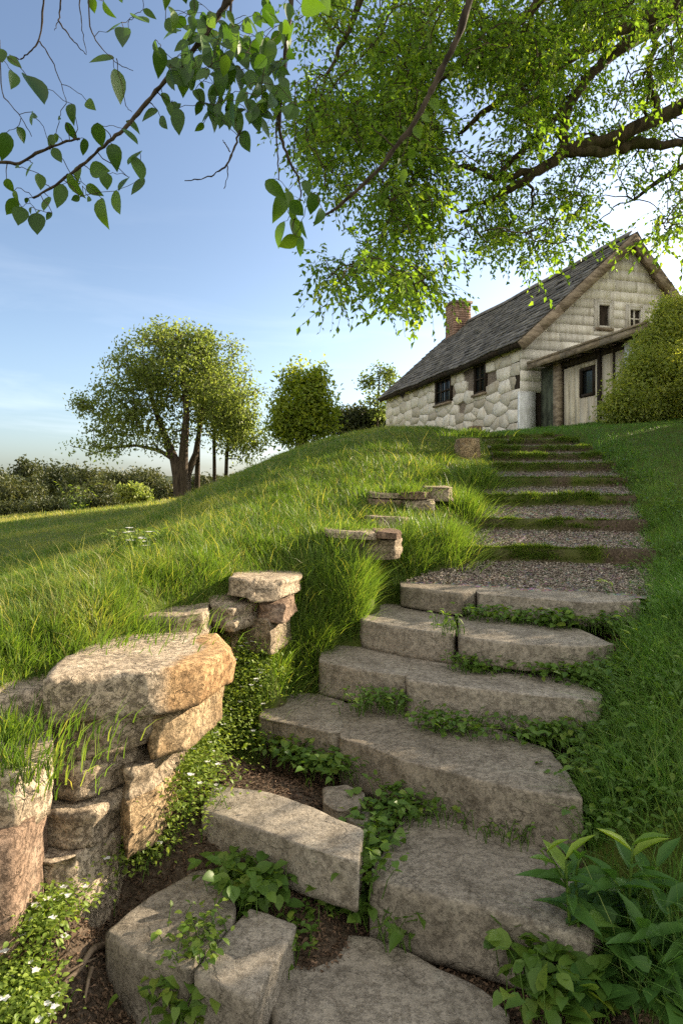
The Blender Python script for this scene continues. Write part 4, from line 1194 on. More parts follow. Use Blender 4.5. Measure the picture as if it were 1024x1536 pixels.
# shrubs on the right: the first in view beside the wing, the rest of the row running out of the frame
def rbush(label, c, rad, seed, natt=420, per=60, leaf=.075, lm='bush', tmu=.4, group='row of tall shrubs along the right side'):
    c = np.array(c, float); rng = np.random.default_rng(seed)
    g_ = gz(c[0], c[1])
    sp = []
    for k in range(9):
        a = rng.uniform(0, 2 * pi); rr_ = rng.uniform(.25, .6)
        sp.append((c[0] + cos(a) * rad[0] * rr_, c[1] + sin(a) * rad[1] * rr_, g_ + rad[2] * rng.uniform(.3, 1.35), rad[0] * rng.uniform(.4, .6), rad[1] * rng.uniform(.4, .6), rad[2] * rng.uniform(.35, .55), 1))
    return shrub('tall_shrub', label, 'shrub', group, np.array([c[0], c[1], g_]), sp, natt, per, leaf, .13, lm, seed, tmu, .30, .006, 70)
HEDGE = [('leafy shrub beside the porch wing with sunlit yellow-green top', (6.35, 12.6), (1.2, 1.0, 1.08), 41, 620, 60, .085, .5),
 ('tall shrub next along from the porch shrub, mostly beyond the right edge of the photo', (7.4, 11.5), (1.3, 1.2, .98), 42, 300, 50, .11, .4),
 ('tall shrub beyond the right edge, level with the upper gravel steps', (6.7, 9.2), (1.1, 1.1, .72), 43, 260, 45, .11, .4),
 ('tall shrub beyond the right edge, level with the lower gravel steps', (5.8, 7.1), (1.0, 1.1, .70), 44, 260, 45, .11, .4),
 ('tall shrub beyond the right edge, level with the upper stone steps', (5.0, 5.3), (.9, 1.0, .62), 45, 260, 45, .11, .4),
 ('tall shrub beyond the right edge, level with the lower stone steps', (4.3, 3.6), (.9, .9, .5), 46, 260, 45, .11, .4)]
Yb = 12.6; kb = Yb / F; bb = np.array([6.2, Yb, gz(6.2, Yb)])
shrub('tall_shrub', HEDGE[0][0], 'shrub', 'row of tall shrubs along the right side', bb, [(*P(u, v, Yb + dy), r * kb, r * kb, r2_ * kb, w_) for u, v, dy, r, r2_, w_ in (
    (1000, 575, 0, 62, 58, 3), (952, 602, -.3, 42, 38, 1.5), (1050, 540, .3, 66, 62, 2), (978, 525, .2, 34, 36, 1), (1008, 492, .2, 30, 30, .8), (1035, 478, .3, 26, 26, .6), (930, 615, -.4, 26, 22, .5), (960, 555, 0, 26, 28, .6), (1085, 590, .2, 60, 60, 1), (995, 470, .3, 9, 14, .12), (1020, 455, .3, 9, 16, .12))],
    820, 60, .06, .10, 'porch_shrub', 41, .55, .35, .006, 90)
for lab, c, rad, sd_, na, pr, lf, tm in HEDGE[1:]: rbush(lab, c, rad, sd_, na, pr, lf, 'bush', tm)

# unseen trees added right of the house to shade the bank's far side
for (x, y, zc, rr_, sd_, lab) in ((10.9, 14.6, 8.0, 2.0, 71, 'unseen tree added for shade beyond the right edge, behind the porch shrub'), (12.6, 18.6, 8.4, 2.6, 72, 'unseen tree added for shade beyond the right edge, level with the cottage')):
    b0 = np.array([x, y, gz(x, y)])
    make_tree('added_shade_tree', lab, 'tree', 'unseen trees added for shade right of the cottage', b0, [([b0 - [0, 0, .3], [x, y, 3.2], [x + .1, y, zc]], [.22, .17, .08])],
              [(x, y, zc, rr_, rr_, rr_ * .85, 2), (x + .9, y + .7, zc - .6, rr_ * .8, rr_ * .8, rr_ * .6, 1), (x - .8, y - .4, zc + .5, rr_ * .7, rr_ * .7, rr_ * .7, 1)], 260, 45, .24, .3, 'tree', shell=.5, seed=sd_)

# distant trees across the valley
FG = 'distant trees across the valley'
rng = np.random.default_rng(77)
far = []
for u, top, Yd, wpx, lm in ((8, 700, 95, 36, .2), (40, 688, 110, 34, .3), (75, 694, 115, 36, .25), (108, 696, 105, 40, .3), (140, 700, 92, 42, .45), (20, 722, 62, 46, .5), (175, 704, 80, 44, .5), (205, 708, 72, 40, .55), (240, 712, 66, 40, .5), (150, 722, 55, 38, .45), (200, 726, 48, 24, .7), (330, 716, 70, 40, .35), (360, 712, 75, 36, .3), (300, 716, 68, 34, .4), (-30, 700, 90, 44, .3), (-75, 696, 100, 46, .3), (115, 730, 45, 24, .5), (390, 712, 80, 30, .3)):
    far.append((u, top, Yd, wpx, lm))
desc = ['greyish green', 'dark green', 'mid green', 'olive', 'dull green', 'dusty grey-green']
for i, (u, top, Yd, wpx, lm) in enumerate(far):
    k = Yd / F; x = Yd * (u - 512) / F
    bb = np.array([x, Yd, gz(x, Yd)]); zt = -Yd * (top - VH) / F
    H = zt - bb[2]; R_ = wpx * k
    sp = [(x, Yd, bb[2] + H * .48, R_ * .8, R_ * .7, H * .48, 2)]
    for j in range(6):
        a = rng.uniform(0, 2 * pi)
        sp.append((x + R_ * .6 * cos(a), Yd + R_ * .6 * sin(a), bb[2] + H * rng.uniform(.25, .75), R_ * .5, R_ * .5, H * .28, .8))
    t_ = [([bb + [0, 0, -.3], [x, Yd, bb[2] + H * .4], [x + .1, Yd, bb[2] + H * .7]], [H * .035, H * .025, H * .012])]
    lab = {0: 'dusty tree at the very left edge beyond the bright field', 1: 'taller dark tree left of the valley skyline with uneven top', 2: 'dark tree in the valley treeline, between the two tallest', 3: 'broad dark tree in the middle of the valley treeline',
           4: 'olive tree at the front of the treeline left of the big meadow tree', 5: 'grey round bush-like tree at the end of the bright field', 6: 'olive spreading tree just left of the big meadow tree', 7: 'olive tree directly behind the low branches of the big meadow tree',
           8: 'dull tree partly hidden by the trunk of the big meadow tree', 9: 'rounded thicket tree at the near edge of the bright field', 10: 'small bright yellow-green round bush below the valley trees', 11: 'dark tree seen beneath the big crown right of its trunks', 12: 'dark tree at the foot of the grassy crest',
           13: 'dull tree glimpsed between the slim trunks', 14: 'tree just beyond the left edge of the treeline', 15: 'tree furthest beyond the left edge of the treeline', 16: 'low straggly bush in front of the valley thicket', 17: 'small dark tree peeping over the grassy crest'}[i]
    make_tree('distant_tree', lab, 'tree', FG, bb, t_, sp, 170, 34, k * 5.5, R_ * .14, 'far' if i != 9 + 1 else 'tree', shell=.35, tip=.03, seed=200 + i, tmu=lm, twig=12)
# field hedge
mbk = 0
for j, (u, Yd, wpx, lab) in enumerate(((20, 40, 40, 'low field hedge bush at the left edge below the bright field'), (85, 38, 40, 'middle bush of the low field hedge below the bright field'), (140, 36, 34, 'right end bush of the low field hedge, near the pale seedling'))):
    k = Yd / F; x = Yd * (u - 512) / F; bb = np.array([x, Yd, gz(x, Yd)])
    shrub('hedge_bush', lab, 'bush', 'low field hedge in the valley', bb, [(x + s * wpx * k * .5, Yd + s * .2, bb[2] + 9 * k, wpx * k * .55, .7, 13 * k, 1) for s in (-1, 0, 1)], 130, 30, .17, .2, 'far', 60 + j, .35)

# ---------------------------------------------------------------- the big tree overhead
rng = np.random.default_rng(31)
YB = 7.2
q = lambda u, v, Y=YB: P(u, v, Y)
tb = np.array([10.6, 6.2, gz(10.6, 6.2)])
mains = [
 ([tb + [0, 0, -.4], tb + [-.2, 0.1, 1.5], tb + [-.8, .3, 3.4], q(1480, 60, 8.0)], [.42, .36, .31, .25]),
 ([q(1480, 60, 8.0), q(1250, 60, 7.6), q(1120, 118, 7.3), q(1024, 160), q(960, 190), q(900, 212), q(850, 225), q(805, 258), q(772, 280), q(735, 300, 7.3), q(690, 318, 7.4)], [.22, .15, .10, .08, .072, .065, .06, .055, .045, .025, .015]),
 ([q(842, 228), q(843, 200), q(850, 165), q(870, 130), q(893, 105), q(930, 70), q(985, 40, 7.4), q(1060, -20, 7.6)], [.055, .05, .045, .045, .05, .06, .08, .1]),
 ([q(1060, 215, 7.5), q(985, 214, 7.4), q(955, 213, 7.4), q(920, 224, 7.3), q(880, 228), q(850, 228)], [.03, .05, .065, .06, .055, .05]),
 ([q(985, 168), q(975, 130), q(972, 100), q(985, 60), q(998, 20)], [.035, .035, .03, .03, .03]),
 ([q(800, 258), q(770, 262), q(745, 272), q(700, 250), q(660, 240), q(630, 255, 7), q(600, 292, 6.9)], [.045, .035, .03, .03, .035, .025, .015]),
 ([q(860, 150), q(800, 210), q(770, 240), q(745, 265)], [.04, .035, .03, .025]),
 ([q(1480, 60, 8.0), q(1300, -120, 7.6), q(1080, -60, 7), q(1010, 2, 6.8), q(940, 40, 6.8), q(850, 90, 6.8), q(760, 140, 6.8), q(690, 200, 6.9)], [.25, .2, .17, .14, .06, .05, .035, .02]),
 ([q(1080, -60, 7), q(900, -80, 7), q(810, 0, 6.9), q(770, 40, 6.9), q(700, 90, 6.9), q(640, 130, 7)], [.12, .09, .05, .04, .03, .015]),
 ([q(900, -80, 7), q(700, -140, 6.5), q(560, -60, 6.6), q(530, 30, 6.7), q(500, 90, 6.8), q(480, 160, 6.9)], [.09, .07, .045, .03, .02, .012]),
 ([q(1300, -120, 7.6), q(1350, 60, 9.2), q(1200, 150, 9.4), q(1050, 230, 9.4), q(950, 300, 9.3)], [.16, .12, .08, .05, .02]),
]
CAN = [(445, -10), (448, 60), (455, 150), (462, 250), (475, 330), (488, 420), (520, 432), (552, 462), (600, 456), (634, 446), (664, 408), (712, 396), (752, 386), (775, 364), (800, 392), (836, 398), (868, 384), (890, 350), (940, 330), (1000, 352), (1030, 345), (1180, 300), (1350, 240), (1450, 60), (1400, -380), (900, -480), (560, -400), (470, -200)]
att = []
def dens(u, v):
    d = np.ones(len(u))
    d = np.where((u > 800) & (v > 235), .42, d)              # thin lower right, sky shows through
    d = np.where((u > 640) & (u < 800) & (v > 330), .55, d)
    d = np.where((u > 880) & (v > 60) & (v < 235), .40, d)
    d = np.where((u < 520) & (v < 110), .30, d)
    d = np.where((u > 515) & (u < 880) & (v < 300), 1.35, d)
    d = np.where((u > 700) & (u < 780) & (v > 360), .25, d)
    d = np.where(v < -20, .32, d); d = np.where(u > 1040, .14, d)
    return d / 1.35
while len(att) < 2100:
    n = 4000
    u = rng.uniform(440, 1460, n); v = rng.uniform(-480, 500, n)
    k = inpoly(u, v, CAN) & (rng.uniform(size=n) < dens(u, v))
    lump = fbm(np.stack([u / 62, v / 62, u * 0], 1), 61, 3)
    k &= rng.uniform(-.28, .22, n) < lump
    u, v = u[k], v[k]
    Y = rng.uniform(5.6, 9.6, len(u)) - .9 * (v > 380)
    att += list(np.stack([Y * (u - 512) / F, Y, -Y * (v - VH) / F], 1))
att = np.array(att[:2100])
# leave the big limb showing through the leaves
limb = [(1060, 140), (1024, 160), (960, 190), (900, 212), (850, 225), (805, 258), (772, 280), (985, 214), (920, 224), (860, 160), (890, 105)]
pu = 512 + F * att[:, 0] / att[:, 1]; pv = VH - F * att[:, 2] / att[:, 1]
dl = np.min([np.hypot(pu - a, pv - b_ - 12) for a, b_ in limb], axis=0)
att = att[~((dl < 52) & (att[:, 1] < 7.5))]
# keep the sun's way to the bank and wall clear
dd = (att[:, 2] + .35) / SV[2]
sx, sy = att[:, 0] - SV[0] * dd, att[:, 1] - SV[1] * dd
clear = inpoly(sx, sy, [(-1.9, 1.4), (-1.9, 4.2), (-.9, 6.5), (1.2, 11), (2.2, 11), (.9, 6), (.2, 3.6), (-.2, 1.4)])
att = att[~(clear & (rng.uniform(size=len(att)) < .85))]
root = empty('broadleaf_tree', tb, 'large old tree whose leafy drooping boughs fill the upper right sky', 'tree')
b = MB()
for pts, rad in mains:
    pts = np.array(pts); tt = np.linspace(0, len(pts) - 1, len(pts) * 4)
    pp = np.stack([np.interp(tt, np.arange(len(pts)), pts[:, j]) for j in range(3)], 1)
    kk = np.array([.25, .5, .25])
    for _ in range(3):
        pp[1:-1] = (pp[:-2] + 2 * pp[1:-1] + pp[2:]) / 4
    pp[1:-1] += rng.normal(size=(len(pp) - 2, 3)) * .012
    b.tube(pp, np.interp(tt, np.arange(len(pts)), rad), 10, .5)
grow(b, mains[1:], att, .006, .55, 6, .10, 5, .12, rng)
b.build('trunk', M['bark_mossy'], root, smooth=True, origin=tb)
# sprays: short hanging twigs with leaves along them
b = MB(); tw = MB()
for p in att:
    ns = 4
    for s_ in range(ns):
        d = unit(np.array([rng.normal(0, .6), rng.normal(0, .6), -abs(rng.normal(.55, .45)) + .15]))
        Lt = rng.uniform(.16, .46)
        st = p + rng.normal(size=3) * .10
        mid = st + d * Lt * .5 + [0, 0, .03]; en = st + d * Lt + [0, 0, -.05 * rng.uniform(0, 2)]
        m_ = int(rng.integers(7, 13))
        t_ = rng.uniform(.0, 1.0, m_)[:, None]
        t_ = np.linspace(.08, 1.0, m_)[:, None]
        pos = (1 - t_) ** 2 * st + 2 * t_ * (1 - t_) * mid + t_ ** 2 * en + rng.normal(size=(m_, 3)) * .006
        nrm0 = unit(rng.normal(size=3) * .5 + [0, 0, .9]); sd0 = unit(np.cross(d, nrm0))
        alt = np.where(np.arange(m_) % 2, 1, -1)[:, None]
        ld = unit(d[None] * .75 + sd0[None] * alt * .8 + rng.normal(size=(m_, 3)) * .28 + [0, 0, -.25])
        nm = nrm0[None] + rng.normal(size=(m_, 3)) * .35
        Ls = rng.uniform(.038, .082, m_)
        tint = np.clip(rng.normal(.42, .2) + rng.normal(0, .16, m_), 0, 1)
        put_leaves(b, pos, ld, nm, Ls, Ls * rng.uniform(.42, .6, m_), tint, 'diamond', .14, .18)
        tw.tube([st, mid, en], [.003, .0022, .0012], 3, .4, False)
b.build('crown', M['canopy'], root, origin=tb)
tw.build('twig', M['bark'], root, origin=tb)

# ---------------------------------------------------------------- large-leaved branches close overhead
def hang_branch(name, label, lines, leaves, Yn, extra=None, seed=1, lsc=1.0):
    rng = np.random.default_rng(seed)
    base = P(lines[0][0][0][0], lines[0][0][0][1], Yn)
    root = empty(name, base, label, 'branch')
    b = MB()
    for pts, r0, r1 in lines:
        pp = np.array([P(u, v, Yn + (dy[0] if dy else 0)) for u, v, *dy in pts])
        tt = np.linspace(0, len(pp) - 1, len(pp) * 4)
        pq = np.stack([np.interp(tt, np.arange(len(pp)), pp[:, j]) for j in range(3)], 1)
        pq[1:-1] = (pq[:-2] + 2 * pq[1:-1] + pq[2:]) / 4
        pq[1:-1] += rng.normal(size=(len(pq) - 2, 3)) * .0012 * Yn / 2
        rd = np.linspace(r0, r1, len(pq)) * (1 + .12 * rng.normal(size=len(pq)))
        b.tube(pq, rd, 7, .4)
    lv = MB()
    starts = []
    n = len(leaves)
    for (u, v, ln, ang, tn) in leaves:
        Y = Yn + rng.normal() * .12
        k = Y / F * lsc
        L_ = ln * k
        d = np.array([sin(ang), rng.normal(0, .35), -cos(ang)]); d = unit(d)
        c = P(u, v, Y); st = c - d * L_ * .5
        nm = np.array([rng.normal(0, .8), -1.0, rng.normal(.25, .6)])
        put_leaves(lv, st[None], d[None], nm[None], [L_ * rng.uniform(.8, 1.05)], [L_ * rng.uniform(.48, .66)], [tn], 'ovate', rng.uniform(.02, .16), rng.uniform(-.1, .42))
        starts.append(st)
    rl = []
    for pts, r0, r1 in lines:
        pp_ = np.array([P(u, v, Yn) for u, v, *dy in pts]); rl.append((pp_, np.linspace(r0, r1, len(pp_))))
    grow(b, rl, np.array(starts), .0011, .35, 5, .10, 4, .10, rng)
    b.build('branch', M['bark'], root, smooth=True, origin=base)
    lv.build('leaves', M['broad'], root, smooth=True, origin=base)
    return root
Z1 = [(280,20,50),(325,30,60),(425,65,95,.9),(345,85,70),(370,115,105,.1),(305,175,80,-1.3),(360,265,110,.2),(40,245,75),(105,275,150,.5),(5,170,60),(45,185,50),(272,315,55,.7),(100,360,60),(70,410,60),(15,440,90),(155,425,70),(215,340,65),(215,395,60),(175,470,65),(255,445,60),(300,410,80),(345,470,85),(395,410,85,.7),(400,375,50),(90,510,60),(120,550,60),(35,620,65,-.7),(60,650,80,0),(112,672,85,.15),(138,618,75),(180,590,95),(225,565,95,.4),(230,520,60),(280,570,60),(305,635,90,0),(357,618,105,.3),(300,510,85),(320,550,65),(370,560,85),(400,480,95),(415,510,95,.2),(412,560,70),(480,190,95),(470,150,60),(550,245,115,0),(450,340,60,-.9),(490,370,60),(535,372,95,0),(520,330,70),(500,300,60),(600,290,65),(625,340,75),(645,360,65),(597,385,45),(660,250,100),(702,360,115),(740,430,80,.3),(790,385,75),(760,340,80),(840,200,85),(630,180,80),(570,190,75),(700,130,105),(740,150,85),(640,70,70),(600,90,80),(560,110,75),(520,45,55),(585,30,65),(450,40,45,1.2),(800,15,55),(870,340,75),(640,125,80),(660,210,90),(820,300,75),(680,300,95),(640,290,75),(720,290,85),(690,190,90),(800,180,70),(770,240,80),(720,230,80),(600,230,70),(560,160,70),(30,560,50),(200,150,1)]
rng = np.random.default_rng(12)
lv = [(x[0] / 2, x[1] / 2, x[2] / 2 * 1.0, x[3] if len(x) > 3 else rng.normal(.1, .55), float(np.clip(rng.normal(.45, .25), 0, 1))) for x in Z1 if x[2] > 5]
for _ in range(150):
    u = rng.uniform(255, 435); v = rng.uniform(20, 185)
    if inpoly(np.array([u]), np.array([v]), [(262, 0), (440, -10), (440, 180), (400, 200), (350, 190), (300, 170), (235, 105)])[0]:
        lv.append((u, v, rng.uniform(20, 42), rng.normal(.1, .6), float(np.clip(rng.normal(.4, .25), 0, 1))))
for _ in range(46):
    u = rng.uniform(150, 520); v = rng.uniform(-160, 0); lv.append((u, v, rng.uniform(26, 46), rng.normal(.1, .6), float(np.clip(rng.normal(.4, .25), 0, 1))))
for _ in range(26):   # little curled leaves round the twigs
    a = Z1[rng.integers(len(Z1))]; lv.append((a[0] / 2 + rng.normal() * 18, a[1] / 2 + rng.normal() * 18, rng.uniform(10, 20), rng.normal(0, 1), float(np.clip(rng.normal(.5, .25), 0, 1))))
BR = [
 ([(420, -160), (372, -60), (342, 5), (322, 32), (300, 62), (280, 90), (262, 104), (245, 124), (215, 160), (190, 190), (168, 208), (140, 233), (110, 258), (78, 282), (50, 297)], .0115, .004),
 ([(120, 208), (90, 215), (60, 227), (30, 246), (0, 243), (-40, 238)], .004, .006),
 ([(332, 20), (345, -30), (352, -100)], .006, .009),
 ([(350, -40), (345, 20), (352, 45)], .006, .003),
 ([(64, -60), (66, 0), (60, 62), (45, 78), (30, 90), (15, 82)], .004, .0014),
 ([(60, 62), (78, 90), (92, 125), (100, 155)], .0022, .001),
 ([(93, -60), (91, 5), (88, 32), (105, 55), (120, 72), (130, 82)], .0032, .0012),
 ([(88, 32), (82, 46)], .0015, .001),
 ([(118, -60), (120, 10), (124, 45), (130, 80)], .0024, .001),
 ([(133, -60), (134, 40), (150, 70), (175, 95), (200, 106)], .0026, .001),
 ([(175, 88), (178, 110), (190, 160), (198, 168)], .0016, .001),
 ([(0, 60), (2, 140), (28, 170), (48, 205)], .0022, .001),
 ([(360, 195), (352, 222), (340, 248), (322, 262), (300, 270), (277, 271)], .004, .0016),
 ([(341, 244), (342, 262), (336, 283)], .002, .0012),
 ([(345, 228), (338, 216), (334, 210)], .002, .0012),
]
hang_branch('leafy_branch', 'large heart-leaved branch hanging close overhead across the upper left sky', BR, lv, 2.3, seed=3, lsc=.92)
lv2 = [(x[0] / 2, x[1] / 2, x[2] / 2, x[3] if len(x) > 3 else rng.normal(.1, .5), float(np.clip(rng.normal(.6, .25), 0, 1))) for x in [(830,570,85),(840,620,95,-.4),(920,560,55),(895,630,70),(838,710,95,-.3),(860,732,75),(890,690,75,.4),(940,620,75),(900,740,55),(915,690,60),(880,660,70),(940,20,95),(975,20,95),(960,650,60),(870,600,60),(855,255,60)]]
hang_branch('leafy_branch', 'thin drooping branch with a cluster of large leaves at its tip, left of the canopy', [
 ([(446, -120), (437, 0), (430, 60), (425, 110), (420, 150), (418, 185), (424, 215), (438, 250), (449, 268)], .009, .0035),
 ([(418, 150), (414, 190), (416, 230), (418, 270)], .0035, .002), ([(442, 120), (444, 190), (440, 240)], .002, .001), ([(446, 262), (452, 290), (444, 320), (438, 345)], .003, .0015)], lv2, 2.4, seed=4)
lv3 = [(652, 158, 24, .3, .95), (640, 178, 20, .9, 1), (627, 201, 24, .4, 1), (619, 233, 22, 1.2, 1), (617, 249, 22, .2, 1), (604, 266, 24, -.2, 1), (607, 195, 14, .4, .9), (598, 244, 14, 0, .9)]
hang_branch('leafy_branch', 'bare dark branch slanting across the canopy with a few glowing yellow leaves', [
 ([(760, -160), (722, -60), (703, 0), (690, 50), (672, 85), (650, 128), (640, 150), (618, 190), (592, 222), (560, 262), (530, 290), (500, 315), (470, 335)], .020, .006),
 ([(628, 175), (612, 205), (604, 240)], .003, .0015), ([(592, 222), (575, 205), (556, 190)], .005, .002)], lv3, 3.2, seed=5)
# ---------------------------------------------------------------- low plants
def rosette(name, label, cat, group, pts, nl, leaf, shape, mat, seed, wr=.8, hgt=.05, tmu=.4, spread=.05, stemmat='weed', flowers=0, out=.8):
    """a leafy clump: short stems carrying leaves that face the light"""
    rng = np.random.default_rng(seed)
    pts = np.atleast_2d(np.array(pts, float)); base = pts.mean(0)
    root = empty(name, base, label, cat, group)
    lv, st = MB(), MB()
    n = nl
    c = pts[rng.integers(len(pts), size=n)] + np.column_stack([rng.normal(size=(n, 2)) * spread, np.zeros(n)])
    h = rng.uniform(.15, 1.0, n) * hgt
    a = rng.uniform(0, 2 * pi, n)
    top = c + np.column_stack([np.cos(a) * h * .5, np.sin(a) * h * .5, h])
    d = np.column_stack([np.cos(a) * out, np.sin(a) * out, rng.normal(.15, .35, n)])
    nm = np.column_stack([rng.normal(size=(n, 2)) * .35, np.ones(n)])
    L_ = leaf * rng.uniform(.6, 1.25, n)
    put_leaves(lv, top, d, nm, L_, L_ * wr * rng.uniform(.85, 1.1, n), np.clip(rng.normal(tmu, .2, n), 0, 1), shape, .1, .3)
    for k in range(min(n, 70)):
        st.tube([c[k] - [0, 0, .02], (c[k] + top[k]) / 2 + [0, 0, .1 * h[k]], top[k]], [.0022, .0018, .0013], 3, .5, False)
    st.build('stem', M[stemmat], root, origin=base)
    lv.build('leaves', M[mat], root, smooth=True, origin=base)
    if flowers:
        fl = MB()
        idx = rng.choice(n, min(n, flowers), replace=False)
        for k in idx:
            p = top[k] + [0, 0, leaf * .6]
            for j in range(5):
                an = j * 2 * pi / 5 + rng.uniform(0, 1)
                dv = np.array([[cos(an), sin(an), .25]])
                put_leaves(fl, p[None], dv, np.array([[0, 0, 1.0]]), [leaf * .8], [leaf * .62], [.5], 'oval', .05, .1)
        fl.build('flowers', M['petal'], root, origin=base)
    return root

def pix_on(z): return lambda u, v: PZ(u, v, z)
WG2 = 'weeds growing between the steps'
WEEDS = [ # label, list of pixels, z, leaves, leaf length
 ('weeds at the foot of the top kerb stones, in the middle', [(725,930),(745,932),(768,934),(790,936),(705,928)], -.74, 170, .032),
 ('broad-leaved weed under the right end of the top kerb stone', [(815,938),(835,940),(850,942)], -.74, 70, .048),
 ('weeds at the far right end below the top kerb stone', [(880,942),(905,944),(930,944)], -.74, 140, .032),
 ('tiny sunlit sprig growing on the joint of the fifth step', [(668,938),(678,946)], -.73, 26, .030),
 ('weed patch along the foot of the fifth step, left part', [(690,1004),(712,1006),(735,1008)], -.90, 130, .030),
 ('dense leafy patch covering the right of the fourth step', [(760,1004),(795,1012),(830,1018),(865,1024),(900,1028),(850,1010),(885,1014),(815,1006)], -.90, 520, .034),
 ('ivy-like patch at the right end of the fifth step', [(915,1015),(935,1020),(955,1020),(930,1005),(945,1000)], -.86, 260, .034),
 ('weeds creeping down the left of the fourth step joint', [(600,1052),(592,1062),(640,1000)], -1.03, 60, .028),
 ('weed line along the foot of the fourth step, centre', [(640,1092),(665,1096),(690,1100),(715,1104)], -1.07, 190, .032),
 ('weeds at the right foot of the fourth step', [(780,1108),(815,1112),(840,1112),(865,1110),(890,1108)], -1.07, 260, .034),
 ('thin weeds along the joint behind the thick lowest block', [(640,1236),(690,1238),(740,1250),(785,1264),(765,1256)], -1.25, 60, .020),
 ('weeds between tall grass and the half-sunlit slab', [(365,1100),(390,1112),(415,1122)], -1.20, 150, .035),
 ('leafy weeds behind the long narrow step, left of centre', [(440,1145),(470,1150),(495,1160),(520,1160),(455,1128)], -1.21, 200, .038),
 ('weeds at the left foot of the long shaded block', [(540,1062),(560,1056),(585,1060)], -1.03, 90, .03),
 ('weeds in the hollow beside the two loose stones', [(595,1205),(615,1218),(640,1222),(585,1235),(655,1212)], -1.24, 150, .036),
 ('weeds trailing down between long narrow step and thick block', [(565,1262),(555,1285),(545,1312),(560,1240)], -1.27, 150, .040),
 ('weed tuft at the right end of the long narrow step', [(520,1362),(538,1372),(505,1352)], -1.40, 80, .045),
 ('small weed under the right corner of the long narrow step', [(480,1338),(492,1346)], -1.36, 46, .036),
 ('clover-leaved weed in front of the thick lowest block', [(598,1398),(606,1412),(590,1388)], -1.41, 34, .050),
 ('spiky green weed on the small landing by the square slab', [(365,1335),(385,1338),(400,1345),(350,1345),(378,1352)], -1.33, 150, .050),
 ('yellow-lit weeds in the crack between the two lowest left slabs', [(292,1432),(304,1418),(282,1446),(314,1402),(296,1425)], -1.33, 120, .026),
 ('dark green weeds at the foot of the sunlit slab', [(272,1490),(290,1506),(305,1522),(262,1515)], -1.44, 120, .042),
 ('weeds in the crack left of the bottom edge slab', [(448,1402),(438,1418),(425,1440)], -1.40, 70, .028),
 ('large clover leaves at the right corner of the thick lowest block', [(800,1462),(815,1478),(790,1448),(830,1470)], -1.38, 60, .062),
 ('large clover leaves at the very bottom right of the bottom slab', [(840,1500),(862,1510),(810,1515),(875,1490)], -1.40, 70, .062),
]
for k, (lab, pix, z, n, lf) in enumerate(WEEDS):
    pts = pz(pix, z)
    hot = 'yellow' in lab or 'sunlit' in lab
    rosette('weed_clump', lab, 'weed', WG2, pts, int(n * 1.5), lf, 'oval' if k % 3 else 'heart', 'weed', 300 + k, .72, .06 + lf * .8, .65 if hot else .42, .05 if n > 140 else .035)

# white-flowered cushions tumbling down in front of the wall
CG = 'white-flowered cushion plants along the wall foot'
CUSH = [
 ('white-flowered cushion plant between the orange cap end and the tall grass', [(330,1000),(352,985),(370,1010),(345,1030),(385,1035),(372,1055)], -1.0, 750),
 ('white-flowered cushion plant in full sun below the leaning bright stone', [(290,1080),(330,1062),(360,1075),(318,1100),(350,1108),(300,1110)], -1.06, 1000),
 ('sunlit cushion plant dotted with white flowers, spilling over the end of the narrow step', [(245,1130),(275,1120),(300,1150),(255,1170),(285,1190),(235,1190),(270,1230)], -1.12, 1300),
 ('sunlit cushion plant spreading under the lowest wall stones', [(160,1262),(195,1255),(225,1262),(185,1290),(215,1285),(140,1290)], -1.24, 800),
 ('cushion plant with small white flowers beside the reddish boulder', [(85,1320),(110,1310),(100,1350),(75,1370),(120,1350),(60,1395)], -1.26, 900),
 ('leafy cushion plant at the bottom left corner of the photo', [(20,1470),(45,1485),(30,1510),(10,1530),(50,1525)], -1.36, 600),
]
for k, (lab, pix, z, n) in enumerate(CUSH):
    rosette('cushion_plant', lab, 'plant', CG, [hit(u, v + 12) for u, v in pix], int(n * 3.4), .017, 'oval', 'cushion', 400 + k, .62, (.17, .17, .15, .10, .08, .07)[k], .5, (.075, .08, .08, .05, .04, .04)[k], 'weed', flowers=int(n * .045))

# the broad-leaved plant in the lower right corner
def lance_plant(label, base, stems, seed, mat='lance', group='broad-leaved plants in the lower right corner'):
    rng = np.random.default_rng(seed)
    base = np.array(base, float)
    root = empty('broad_leaved_plant', base, label, 'plant', group)
    st, lv = MB(), MB()
    for (top, nl, L0, tipc) in stems:
        top = np.array(top, float)
        b0 = base + np.append(rng.normal(size=2) * .03, -.04)
        mid = (b0 + top) / 2 + np.append(rng.normal(size=2) * .03, .03)
        pts = bez(b0, mid, top, 9)
        st.tube(pts, np.linspace(.006, .003, 9), 6, .55)
        for k in range(nl):
            f = .30 + .70 * k / max(1, nl - 1)
            p = np.array([np.interp(f * 8, np.arange(9), pts[:, j]) for j in range(3)])
            a = k * 2.4 + rng.uniform(-.35, .35)
            rise = .15 + 1.6 * max(0, f - .55) + rng.normal() * .15
            d = np.array([cos(a), sin(a), rise]); 
            L_ = L0 * (1.0 - .25 * abs(f - .65) / .4) * rng.uniform(.85, 1.15)
            nm = np.array([-cos(a) * rise, -sin(a) * rise, 1.0]) + rng.normal(size=3) * .15
            put_leaves(lv, p[None], d[None], nm[None], [L_], [L_ * rng.uniform(.28, .36)], [np.clip((tipc if f > .8 else .3) + rng.normal() * .12, 0, 1)], 'lance', .12, rng.uniform(.15, .55) * (1.3 - f))
    st.build('stem', M['weed'], root, smooth=True, origin=base)
    lv.build('leaves', M[mat], root, smooth=True, origin=base)
    return root
P1 = PZ(905, 1440, -1.36)
Yp = 1.92
def pp(u, v, Y=Yp): return P(u, v, Y)
